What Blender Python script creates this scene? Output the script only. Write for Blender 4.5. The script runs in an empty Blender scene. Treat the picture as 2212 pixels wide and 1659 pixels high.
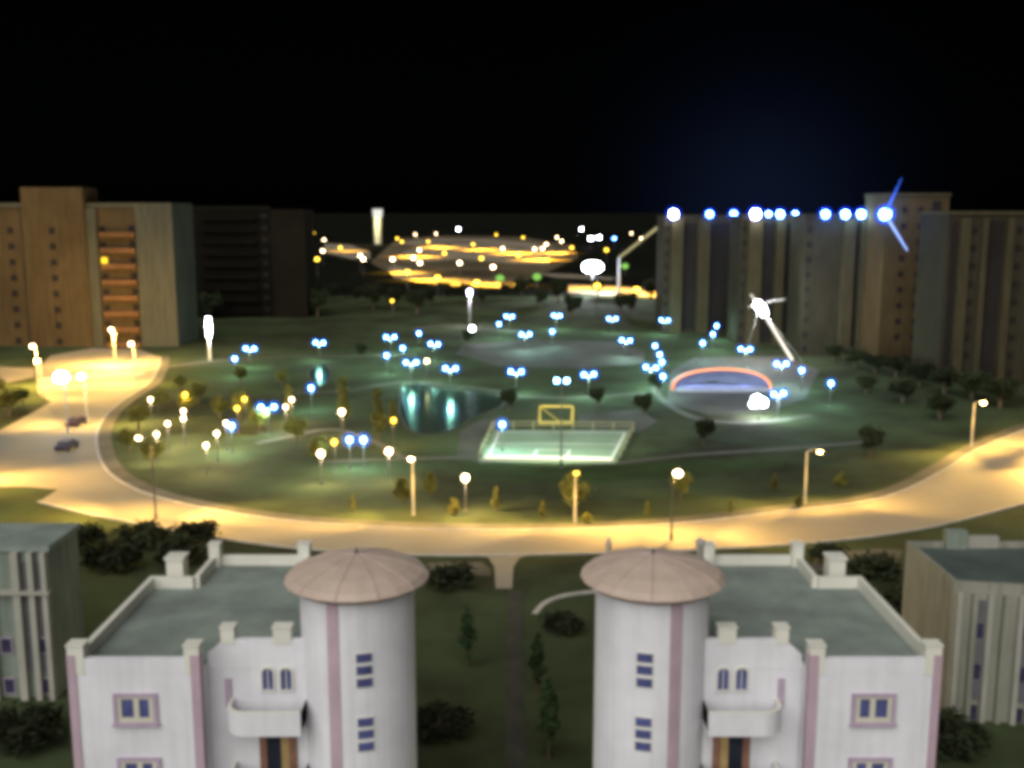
import bpy, bmesh, math, random
from mathutils import Vector, Matrix
R = math.radians
random.seed(7)
scene = bpy.context.scene
COL = scene.collection

# ------------------------------------------------------------------ camera model
# Survey frame: photo measured on a 2212 x 1659 grid, horizon on row 455, eye 34 m above the ground.
H, F, CX, CY, HOR = 34.0, 2247.0, 1106.0, 829.5, 455.0
PITCH = math.atan((CY - HOR) / F)
SP, CP = math.sin(PITCH), math.cos(PITCH)

def ray(X, Y):
    a, b = (X - CX) / F, (CY - Y) / F
    return Vector((a, CP + b * SP, -SP + b * CP))
def P(X, Y, z=0.0):
    d = ray(X, Y); t = (z - H) / d.z
    return Vector((d.x * t, d.y * t, z))
def Q(X, Y, y):
    d = ray(X, Y); t = y / d.y
    return Vector((d.x * t, y, H + d.z * t))

cam_d = bpy.data.cameras.new('camera'); cam = bpy.data.objects.new('camera', cam_d); COL.objects.link(cam)
cam.location = (0, 0, H); cam.rotation_euler = (math.pi / 2 - PITCH, 0, 0)
cam_d.sensor_width = 36; cam_d.lens = 36 * F / 2212; cam_d.clip_start = 0.5; cam_d.clip_end = 20000
scene.camera = cam

# ------------------------------------------------------------------ render look
scene.view_settings.view_transform = 'Standard'; scene.view_settings.look = 'None'
scene.view_settings.gamma = 1; scene.view_settings.exposure = 0
scene.view_settings.use_curve_mapping = False
scene.render.engine = 'CYCLES'
cy = scene.cycles
cy.use_denoising = True
cy.use_light_tree = True
cy.max_bounces = 4; cy.diffuse_bounces = 2; cy.glossy_bounces = 3; cy.transmission_bounces = 2
cy.caustics_reflective = False; cy.caustics_refractive = False
cy.sample_clamp_indirect = 3
cy.pixel_filter_type = 'BLACKMAN_HARRIS'; cy.filter_width = 5.0      # the phone's soft focus

# ------------------------------------------------------------------ materials
def nt(name):
    m = bpy.data.materials.new(name); m.use_nodes = True
    n = m.node_tree; n.nodes.clear()
    return m, n.nodes, n.links
def mat(name, col, rough=0.85, var=0.25, scale=0.6, spec=0.3, bump=0.0, col2=None, detail=6, objvar=0.0, metal=0.0):
    m, N, L = nt(name)
    out = N.new('ShaderNodeOutputMaterial'); b = N.new('ShaderNodeBsdfPrincipled')
    L.new(b.outputs[0], out.inputs[0])
    b.inputs['Roughness'].default_value = rough; b.inputs['Specular IOR Level'].default_value = spec
    b.inputs['Metallic'].default_value = metal
    tc = N.new('ShaderNodeTexCoord'); nz = N.new('ShaderNodeTexNoise')
    nz.inputs['Scale'].default_value = scale; nz.inputs['Detail'].default_value = detail; nz.inputs['Roughness'].default_value = 0.65
    L.new(tc.outputs['Object'], nz.inputs['Vector'])
    mx = N.new('ShaderNodeMix'); mx.data_type = 'RGBA'
    c2 = col2 or tuple(c * (1 - var) for c in col); c1 = tuple(min(1, c * (1 + var)) for c in col) if col2 is None else col
    mx.inputs[6].default_value = (*c2, 1); mx.inputs[7].default_value = (*c1, 1)
    rp = N.new('ShaderNodeMapRange'); rp.inputs[1].default_value = 0.33; rp.inputs[2].default_value = 0.67
    L.new(nz.outputs['Fac'], rp.inputs[0]); L.new(rp.outputs[0], mx.inputs[0])
    src = mx.outputs[2]
    if objvar:
        oi = N.new('ShaderNodeObjectInfo'); hs = N.new('ShaderNodeHueSaturation')
        mr = N.new('ShaderNodeMapRange'); mr.inputs[3].default_value = 1 - objvar; mr.inputs[4].default_value = 1 + objvar
        L.new(oi.outputs['Random'], mr.inputs[0]); L.new(mr.outputs[0], hs.inputs['Value']); L.new(src, hs.inputs['Color']); src = hs.outputs[0]
    L.new(src, b.inputs['Base Color'])
    if bump:
        bp = N.new('ShaderNodeBump'); bp.inputs['Strength'].default_value = bump
        n2 = N.new('ShaderNodeTexNoise'); n2.inputs['Scale'].default_value = scale * 12
        L.new(tc.outputs['Object'], n2.inputs['Vector']); L.new(n2.outputs['Fac'], bp.inputs['Height']); L.new(bp.outputs[0], b.inputs['Normal'])
    return m
def emit(name, col, strength):
    m, N, L = nt(name)
    out = N.new('ShaderNodeOutputMaterial'); e = N.new('ShaderNodeEmission')
    e.inputs[0].default_value = (*col, 1); e.inputs[1].default_value = strength
    L.new(e.outputs[0], out.inputs[0])
    m.cycles.emission_sampling = 'NONE'
    return m

def halo_shell(name, col, strength):  # lens halo made as a see-through glowing shell, not a glass part
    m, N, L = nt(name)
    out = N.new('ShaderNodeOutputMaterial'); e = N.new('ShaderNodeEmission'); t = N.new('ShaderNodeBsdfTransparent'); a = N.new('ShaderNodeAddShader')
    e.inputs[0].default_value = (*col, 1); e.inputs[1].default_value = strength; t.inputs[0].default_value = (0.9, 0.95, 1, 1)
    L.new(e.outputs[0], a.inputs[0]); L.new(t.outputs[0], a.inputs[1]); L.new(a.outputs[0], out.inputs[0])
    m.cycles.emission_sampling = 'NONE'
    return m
M = {}
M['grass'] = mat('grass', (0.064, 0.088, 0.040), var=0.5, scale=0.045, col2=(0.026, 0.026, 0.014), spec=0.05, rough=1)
M['far_dark_ground'] = mat('far_dark_ground', (0.007, 0.0075, 0.005), scale=0.01, var=0.5, spec=0.03, rough=1)  # light falling off with distance, put into a near-black colour
M['lawn'] = mat('lawn', (0.045, 0.075, 0.025), scale=0.09, col2=(0.028, 0.034, 0.014), spec=0.05, rough=1)
M['road'] = mat('road_concrete', (0.27, 0.235, 0.175), scale=0.05, var=0.12, spec=0.15, rough=0.75)
M['farroad'] = mat('dusty_road', (0.26, 0.22, 0.16), scale=0.02, var=0.35, spec=0.2, rough=0.8)
M['kerb'] = mat('kerb_stone', (0.42, 0.40, 0.36), scale=0.8, var=0.15)
M['pave'] = mat('pavement_tiles', (0.085, 0.08, 0.06), scale=0.25, var=0.25)
M['yard_path'] = mat('yard_path', (0.036, 0.037, 0.028), scale=0.4, var=0.3)
M['plaza'] = mat('plaza_tiles', (0.06, 0.055, 0.042), scale=0.15, var=0.3)
M['court'] = mat('court_paint', (0.17, 0.23, 0.155), scale=0.2, var=0.2, rough=0.6)
M['line'] = mat('white_line_paint', (0.7, 0.7, 0.66), scale=2, var=0.1)
M['white_wall'] = mat('white_render', (0.75, 0.74, 0.77), scale=0.45, var=0.07, rough=0.9, spec=0.2, bump=0.08)
def streaks(m, lo=0.86):
    N, L = m.node_tree.nodes, m.node_tree.links
    b = [n for n in N if n.type == 'BSDF_PRINCIPLED'][0]; src = b.inputs['Base Color'].links[0].from_socket
    tc = N.new('ShaderNodeTexCoord'); mp = N.new('ShaderNodeMapping'); mp.inputs['Scale'].default_value = (2.2, 2.2, 0.14)
    nz = N.new('ShaderNodeTexNoise'); nz.inputs['Scale'].default_value = 1.0; nz.inputs['Detail'].default_value = 5
    mr = N.new('ShaderNodeMapRange'); mr.inputs[1].default_value = 0.42; mr.inputs[2].default_value = 0.68; mr.inputs[3].default_value = 1.0; mr.inputs[4].default_value = lo
    mx = N.new('ShaderNodeMix'); mx.data_type = 'RGBA'; mx.blend_type = 'MULTIPLY'; mx.inputs[0].default_value = 1
    L.new(tc.outputs['Object'], mp.inputs[0]); L.new(mp.outputs[0], nz.inputs['Vector']); L.new(nz.outputs['Fac'], mr.inputs[0])
    L.new(src, mx.inputs[6]); L.new(mr.outputs[0], mx.inputs[7]); L.new(mx.outputs[2], b.inputs['Base Color'])
streaks(M['white_wall'], 0.91)
M['pink'] = mat('pink_render', (0.47, 0.345, 0.40), scale=0.6, var=0.1)
M['flatroof'] = mat('bitumen_roof', (0.215, 0.255, 0.225), scale=0.35, var=0.24, rough=0.9)
M['coneroof'] = mat('rose_sheet_roof', (0.50, 0.395, 0.32), scale=0.5, var=0.12, rough=0.7)
M['seam'] = mat('mauve_seam', (0.46, 0.345, 0.31), scale=1, var=0.1)
M['parapet'] = mat('cream_parapet', (0.70, 0.69, 0.60), scale=0.5, var=0.06)
M['glass'] = mat('blue_glass', (0.085, 0.095, 0.235), scale=0.8, var=0.3, rough=0.25, spec=0.4)
M['dim_glass'] = mat('dim_window_glass', (0.04, 0.035, 0.075), scale=0.8, var=0.3, rough=0.3)
M['trim'] = mat('mauve_trim', (0.43, 0.34, 0.43), scale=1, var=0.1)
M['cream'] = mat('cream_frame', (0.60, 0.58, 0.46), scale=1, var=0.06)
M['wood'] = mat('brown_door_wood', (0.24, 0.12, 0.08), scale=1.5, var=0.2)
M['ochre'] = mat('ochre_door_post', (0.42, 0.29, 0.12), scale=1.5, var=0.15)
M['darkglass'] = mat('dark_glass', (0.02, 0.025, 0.04), scale=1, var=0.2, rough=0.2, spec=0.5)
M['green_wall'] = mat('grey_green_render', (0.21, 0.245, 0.20), scale=0.3, var=0.15)
M['grey_wall'] = mat('grey_cream_render', (0.27, 0.27, 0.215), scale=0.3, var=0.12)
M['side_roof'] = mat('dark_bitumen_roof', (0.075, 0.095, 0.085), scale=0.3, var=0.25)
M['pier'] = mat('pale_pier', (0.34, 0.33, 0.28), scale=0.4, var=0.1)
M['recess'] = mat('dim_recess_wall', (0.13, 0.125, 0.135), scale=0.4, var=0.2)
M['tower_wall'] = mat('brown_panel_wall', (0.080, 0.056, 0.027), scale=0.05, var=0.22, spec=0.04)
M['balcony_panel'] = mat('orange_balcony_panel', (0.14, 0.065, 0.022), scale=0.3, var=0.3)
M['tower_pale'] = mat('pale_panel_wall', (0.080, 0.076, 0.052), scale=0.05, var=0.14, spec=0.04)
M['tower_dark'] = mat('dark_panel_wall', (0.010, 0.008, 0.005), scale=0.05, var=0.3, spec=0.04)
M['slab_end'] = mat('dim_end_wall', (0.012, 0.010, 0.0068), scale=0.05, var=0.3, spec=0.04)
M['row_wall'] = mat('grey_panel_wall', (0.042, 0.037, 0.024), scale=0.04, var=0.22, spec=0.04)
M['row_pier'] = mat('buff_pier', (0.064, 0.054, 0.030), scale=0.05, var=0.2, spec=0.04)
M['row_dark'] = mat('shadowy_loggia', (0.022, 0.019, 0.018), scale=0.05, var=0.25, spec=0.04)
M['metal'] = mat('dark_metal', (0.06, 0.06, 0.06), scale=2, var=0.2, rough=0.5, spec=0.5)
M['galv'] = mat('galvanised_metal', (0.34, 0.32, 0.28), scale=2, var=0.15, rough=0.6)
M['rail_paint'] = mat('olive_rail_paint', (0.26, 0.25, 0.14), scale=2, var=0.15)
M['yellow'] = mat('yellow_paint', (0.62, 0.50, 0.12), scale=2, var=0.12)
M['foliage'] = mat('foliage', (0.115, 0.115, 0.026), scale=0.9, var=0.4, objvar=0.3, spec=0.15)
M['foliage_green'] = mat('green_foliage', (0.032, 0.055, 0.022), scale=0.9, var=0.4, objvar=0.3, spec=0.1)
M['foliage_dark'] = mat('dark_foliage', (0.026, 0.032, 0.015), scale=0.9, var=0.4, objvar=0.35, spec=0.1)
M['bark'] = mat('bark', (0.10, 0.07, 0.045), scale=3, var=0.3)
M['car_paint'] = mat('dark_car_paint', (0.03, 0.02, 0.04), scale=2, var=0.1, rough=0.4, spec=0.4)
M['rubber'] = mat('rubber', (0.02, 0.02, 0.02), scale=3, var=0.1)
M['shell'] = mat('stage_shell', (0.30, 0.32, 0.38), scale=0.3, var=0.15)
M['stone'] = mat('pale_stone', (0.6, 0.56, 0.42), scale=0.1, var=0.12)

M['cool'] = emit('cool_lamp_glow', (0.22, 0.56, 1.0), 45)
M['halo_blue'] = halo_shell('blue_lamp_halo', (0.0, 0.10, 0.62), 0.42); M['halo_deep'] = halo_shell('deep_blue_lamp_halo', (0.01, 0.04, 0.8), 0.5)  # blue halo glow for the shells added round lamps
M['blue'] = emit('blue_lamp_glow', (0.10, 0.28, 1.0), 60)
M['white'] = emit('white_lamp_glow', (0.85, 0.92, 1.0), 60)
M['warm'] = emit('warm_lamp_glow', (1.0, 0.72, 0.42), 26)
M['amber'] = emit('amber_lamp_glow', (1.0, 0.62, 0.05), 9)
M['sodium'] = emit('sodium_lamp_glow', (1.0, 0.70, 0.28), 40)
M['green_glow'] = emit('green_lamp_glow', (0.3, 0.7, 0.12), 1.0)
M['litwin'] = emit('amber_window_glow', (1.0, 0.62, 0.03), 2.2)
M['neon_orange'] = emit('orange_tube_glow', (1.0, 0.33, 0.12), 2.6)
M['flare_blue'] = emit('blue_flare_glow', (0.05, 0.16, 1.0), 2.2)  # glow of the lens flare streaks at the roof beacon
M['flare_white'] = emit('pale_flare_glow', (1.0, 0.92, 0.78), 1.7)  # glow of the white flare streak shaped as a leaning mast
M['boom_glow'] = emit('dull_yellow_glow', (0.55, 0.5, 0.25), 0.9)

def water():
    m, N, L = nt('pond_water')
    out = N.new('ShaderNodeOutputMaterial'); d = N.new('ShaderNodeBsdfDiffuse'); g_ = N.new('ShaderNodeBsdfGlossy'); a = N.new('ShaderNodeAddShader')
    d.inputs[0].default_value = (0.022, 0.030, 0.022, 1); g_.inputs[0].default_value = (0.05, 0.078, 0.064, 1); g_.inputs['Roughness'].default_value = 0.17
    tc = N.new('ShaderNodeTexCoord'); nz = N.new('ShaderNodeTexNoise'); nz.inputs['Scale'].default_value = 1.1; nz.inputs['Detail'].default_value = 3
    L.new(tc.outputs['Object'], nz.inputs['Vector'])
    bp = N.new('ShaderNodeBump'); bp.inputs['Strength'].default_value = 0.05; bp.inputs['Distance'].default_value = 0.2
    L.new(nz.outputs['Fac'], bp.inputs['Height']); L.new(bp.outputs[0], g_.inputs['Normal'])
    L.new(d.outputs[0], a.inputs[0]); L.new(g_.outputs[0], a.inputs[1]); L.new(a.outputs[0], out.inputs[0])
    return m
M['water'] = water()

for k_ in ('tower_wall', 'tower_pale', 'row_wall', 'row_pier', 'tower_dark', 'grey_wall', 'green_wall'): streaks(M[k_], 0.72)
# ------------------------------------------------------------------ mesh helpers
class MB:
    def __init__(s): s.v = []; s.f = []
    def add(s, vs, fs):
        o = len(s.v); s.v += [tuple(v) for v in vs]; s.f += [tuple(i + o for i in f) for f in fs]; return s
    def box(s, x0, x1, y0, y1, z0, z1):
        x0, x1 = min(x0, x1), max(x0, x1); y0, y1 = min(y0, y1), max(y0, y1)
        v = [(x0,y0,z0),(x1,y0,z0),(x1,y1,z0),(x0,y1,z0),(x0,y0,z1),(x1,y0,z1),(x1,y1,z1),(x0,y1,z1)]
        return s.add(v, [(3,2,1,0),(4,5,6,7),(0,1,5,4),(1,2,6,5),(2,3,7,6),(3,0,4,7)])
    def tube(s, p0, p1, r0, r1=None, n=8):
        r1 = r0 if r1 is None else r1
        p0, p1 = Vector(p0), Vector(p1); d = (p1 - p0).normalized()
        a = d.orthogonal().normalized(); b = d.cross(a)
        v = []
        for p, r in ((p0, r0), (p1, r1)):
            for k in range(n):
                t = 2 * math.pi * k / n; v.append(p + (a * math.cos(t) + b * math.sin(t)) * r)
        f = [(k, (k+1) % n, n + (k+1) % n, n + k) for k in range(n)] + [tuple(range(n-1, -1, -1)), tuple(range(n, 2*n))]
        return s.add(v, f)
    def path(s, pts, r, n=8):
        for a, b in zip(pts, pts[1:]): s.tube(a, b, r, r, n)
        return s
    def ball(s, c, rx, rz=None, nu=14, nv=9):
        rz = rz or rx; c = Vector(c); v = [c + Vector((0, 0, -rz))]
        for j in range(1, nv):
            ph = -math.pi/2 + math.pi * j / nv
            for i in range(nu):
                t = 2 * math.pi * i / nu; v.append(c + Vector((rx*math.cos(ph)*math.cos(t), rx*math.cos(ph)*math.sin(t), rz*math.sin(ph))))
        v.append(c + Vector((0, 0, rz))); f = []
        for i in range(nu):
            f.append((0, 1 + (i+1) % nu, 1 + i))
            for j in range(nv - 2):
                a = 1 + j*nu; f.append((a+i, a+(i+1) % nu, a+nu+(i+1) % nu, a+nu+i))
            a = 1 + (nv-2)*nu; f.append((a+i, a+(i+1) % nu, len(v)-1))
        return s.add(v, f)
    def prism(s, poly, z0, z1):
        n = len(poly); v = [(p[0], p[1], z0) for p in poly] + [(p[0], p[1], z1) for p in poly]
        return s.add(v, [tuple(range(n-1, -1, -1)), tuple(range(n, 2*n))] + [(k, (k+1) % n, n+(k+1) % n, n+k) for k in range(n)])
    def cone(s, c, r0, z0, r1, z1, n=24, ph=0.0):
        v = [(c[0]+r*math.cos(2*math.pi*k/n+ph), c[1]+r*math.sin(2*math.pi*k/n+ph), z) for r, z in ((r0, z0), (r1, z1)) for k in range(n)]
        return s.add(v, [(k, (k+1) % n, n+(k+1) % n, n+k) for k in range(n)] + [tuple(range(n-1, -1, -1)), tuple(range(n, 2*n))])
    def sheet(s, poly, z):
        return s.add([(p[0], p[1], z) for p in poly], [tuple(range(len(poly)))])
    def build(s, name, m, parent=None, recalc=True, smooth=False, off=None):
        me = bpy.data.meshes.new(name)
        o3 = Vector((0, 0, 0)) if off is None else Vector(off)
        me.from_pydata([Vector(v) - o3 for v in s.v], [], s.f)
        bm = bmesh.new(); bm.from_mesh(me)
        big = [f for f in bm.faces if len(f.verts) > 4]
        if big: bmesh.ops.triangulate(bm, faces=big)
        if recalc: bmesh.ops.recalc_face_normals(bm, faces=bm.faces)
        bm.to_mesh(me); bm.free()
        if smooth:
            for p in me.polygons: p.use_smooth = True
        me.materials.append(M[m] if isinstance(m, str) else m)
        ob = bpy.data.objects.new(name, me); COL.objects.link(ob)
        if parent is not None: ob.parent = parent
        return ob

def tag(o, label, cat, group=None):
    o['label'] = label; o['category'] = cat
    if group: o['group'] = group
    return o
def thing(name, label, cat, loc, group=None, rz=0.0):
    o = bpy.data.objects.new(name, None); COL.objects.link(o)
    o.location = loc; o.rotation_euler = (0, 0, rz); o.empty_display_size = 0.5
    return tag(o, label, cat, group)
def dup(root, loc, label, group=None, rz=0.0, sc=None):
    r = root.copy(); COL.objects.link(r); r.location = loc; r.rotation_euler = (0, 0, rz); r['label'] = label
    if group: r['group'] = group
    if sc: r.scale = (sc[0], sc[0], sc[1]) if isinstance(sc, tuple) else (sc, sc, sc)
    for ch in list(root.children):
        c = ch.copy(); COL.objects.link(c); c.parent = r
        for g in list(ch.children):
            d = g.copy(); COL.objects.link(d); d.parent = c
    return r
def struct(o): o['kind'] = 'structure'; return o

def point(name, loc, power, col, rad=0.25, parent=None):
    d = bpy.data.lights.new(name, 'POINT'); d.energy = power; d.color = col; d.shadow_soft_size = rad
    o = bpy.data.objects.new(name, d); COL.objects.link(o); o.location = loc
    if parent is not None: o.parent = parent
    return o
def spot(name, loc, target, power, col, size=80, blend=0.8, stretch=None, rz=0.0, rad=0.25, parent=None):
    d = bpy.data.lights.new(name, 'SPOT'); d.energy = power; d.color = col; d.shadow_soft_size = rad
    d.spot_size = R(size); d.spot_blend = blend
    o = bpy.data.objects.new(name, d); COL.objects.link(o); o.location = loc
    v = Vector(target) - Vector(loc)
    if v.xy.length < 0.01: o.rotation_euler = (0, 0, rz)
    else: o.rotation_euler = v.to_track_quat('-Z', 'Y').to_euler()
    if stretch: o.scale = (stretch, 1, 1)
    if parent is not None: o.parent = parent
    return o
SOD = (1.0, 0.60, 0.14); COOL = (0.50, 0.90, 0.80); WARM = (1.0, 0.72, 0.40); BLUE = (0.12, 0.25, 1.0)

# ------------------------------------------------------------------ ground, roads, paths, water
g = MB(); g.sheet([(-9000, -300), (9000, -300), (9000, 14000), (-9000, 14000)], 0.0)
struct(g.build('ground', 'grass'))

def smooth_line(pts, n=6):
    out = []
    for i in range(len(pts) - 1):
        p0 = pts[max(i-1, 0)]; p1 = pts[i]; p2 = pts[i+1]; p3 = pts[min(i+2, len(pts)-1)]
        for k in range(n):
            t = k / n
            out.append(tuple(0.5*((2*p1[j]) + (-p0[j]+p2[j])*t + (2*p0[j]-5*p1[j]+4*p2[j]-p3[j])*t*t + (-p0[j]+3*p1[j]-3*p2[j]+p3[j])*t**3) for j in (0, 1)))
    out.append(tuple(pts[-1])); return out
def g2(X, Y): p = P(X, Y); return (p.x, p.y)
inner_px = [(345,772),(338,800),(318,830),(262,868),(222,905),(206,950),(224,1012),(290,1058),(400,1092),(540,1117),(700,1134),(890,1144),(1106,1147),(1330,1142),(1520,1128),(1700,1106),(1860,1088),(1960,1060),(2050,1012),(2130,965),(2260,915),(2420,872)]
outer_px = [(2420,1040),(2260,1075),(2120,1112),(1990,1142),(1820,1166),(1620,1181),(1400,1192),(1180,1197),(1000,1200),(820,1196),(640,1184),(480,1163),(330,1136),(190,1110),(84,1084)]
inner = smooth_line([g2(*p) for p in inner_px]); outer = smooth_line([g2(*p) for p in outer_px])
left_px = [(84,1084),(125,1058),(60,1052),(-120,1050),(-120,965),(0,930),(60,897),(112,868),(84,852),(76,800),(110,768),(200,752),(300,755)]
road = MB(); road.sheet(inner + outer[:-1] + [g2(*p) for p in left_px], 0.03)
struct(road.build('road', 'road', recalc=False))
stub = MB(); stub.sheet([g2(*p) for p in [(1030,1197),(1056,1206),(1068,1225),(1071,1272),(1106,1272),(1109,1225),(1122,1206),(1155,1196)]], 0.034)
struct(stub.build('side_road', 'road', recalc=False))
def ribbon(line, w, z0, z1, side=1):
    m = MB(); n = len(line); prev = None
    off = []
    for i, p in enumerate(line):
        a = Vector(line[max(i-1, 0)]); b = Vector(line[min(i+1, n-1)]); d = (b - a).normalized(); nn = Vector((-d.y, d.x)) * side
        off.append(tuple(Vector(p) + nn * w))
    for i in range(n - 1):
        q = [line[i], line[i+1], off[i+1], off[i]]
        v = [(p[0], p[1], z0) for p in q] + [(p[0], p[1], z1) for p in q]
        m.add(v, [(4,5,6,7),(0,1,5,4),(2,3,7,6)])
    return m, off
k, off = ribbon(inner, 0.3, 0.0, 0.15); struct(k.build('kerb', 'kerb'))
pv, off2 = ribbon(off, 2.0, 0.0, 0.12); struct(pv.build('pavement', 'pave'))
k2, _ = ribbon(outer, 0.25, 0.0, 0.14); struct(k2.build('kerb', 'kerb'))
med = MB(); med.prism([g2(*p) for p in [(85,828),(180,821),(300,812),(318,807),(300,803),(180,811),(85,818)]], 0.0, 0.17); struct(med.build('road_median', 'kerb'))
br = MB(); br.sheet([g2(*p) for p in [(-150,835),(0,830),(74,815),(74,796),(0,792),(-150,790)]], 0.026); struct(br.build('side_road', 'road', recalc=False))

ff = MB(); ff.sheet([(-9000, 420), (9000, 420), (9000, 13900), (-9000, 13900)], 0.05); struct(ff.build('far_dark_sheet', 'far_dark_ground'))  # dark sheet laid over far ground to imitate light falloff

# park surfaces
def surf(name, px, m, z):
    s = MB(); s.sheet([g2(*p) for p in px], z); return struct(s.build(name, m, recalc=False))
surf('plaza', [(985,765),(1000,745),(1150,733),(1330,738),(1395,760),(1390,785),(1250,795),(1080,792)], 'plaza', 0.02)
surf('plaza', [(985,988),(995,930),(1040,905),(1100,900),(1075,935),(1040,990)], 'plaza', 0.022)
surf('plaza', [(1245,925),(1250,895),(1380,885),(1420,910),(1380,935)], 'plaza', 0.022)
surf('plaza', [(1440,870),(1450,800),(1500,772),(1700,770),(1770,800),(1740,860),(1660,890),(1530,895)], 'plaza', 0.024)
surf('lawn_bank', [(345,800),(500,790),(640,800),(650,835),(560,850),(420,850),(350,840)], 'lawn', 0.018)
surf('lawn_bank', [(985,1040),(990,1002),(1340,1006),(1560,990),(1700,985),(1690,1010),(1450,1030),(1250,1045)], 'lawn', 0.018)
def path(px, w, m='pave', z=0.028):
    line = smooth_line([g2(*p) for p in px]); r_, _ = ribbon(line, w, 0.0, z); return struct(r_.build('path', m))
path([(350,795),(480,780),(620,772),(780,770),(900,768)], 2.0)
path([(1000,850),(1120,858),(1260,860),(1400,850)], 1.6)
path([(700,1000),(850,995),(1000,992),(1040,1002)], 1.6)
path([(1340,1003),(1500,985),(1700,972),(1900,955)], 1.5)
path([(905,712),(960,706),(1050,712),(1110,716)], 4.0, 'plaza')
path([(640,850),(760,845),(830,832),(900,828),(1010,838),(1090,848)], 1.3)
path([(560,960),(650,940),(720,930),(800,955),(860,990)], 1.3)
path([(1400,835),(1430,870),(1500,905),(1620,915),(1760,900)], 1.5)
# yard between the near blocks
path([(1098,1276),(1096,1340),(1094,1430),(1092,1560),(1091,1720)], 1.3, 'yard_path', 0.03)
path([(1160,1330),(1182,1306),(1215,1292),(1260,1284),(1310,1280)], 0.5, 'kerb', 0.14)
surf('yard', [(925,1243),(925,1216),(1040,1214),(1060,1230),(1060,1243)], 'pave', 0.02)
surf('yard', [(1750,1235),(1760,1195),(1900,1185),(1950,1190),(1935,1232)], 'pave', 0.02)

# pond with stone edge
for pond_px in ([(868,838),(900,828),(945,838),(1010,845),(1070,854),(1088,870),(1064,886),(1020,902),(985,925),(940,938),(890,930),(866,890)],
                [(668,802),(690,788),(706,792),(712,810),(700,832),(682,828),(672,820)]):
    pond_line = smooth_line([g2(*p) for p in pond_px + [pond_px[0]]], 5)
    pw = MB(); pw.sheet(pond_line[:-1], 0.05); struct(pw.build('pond_water', 'water', recalc=False))
    pe, _ = ribbon(pond_line, 0.35, 0.0, 0.09, 1); struct(pe.build('pond_edge', 'plaza'))

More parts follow.
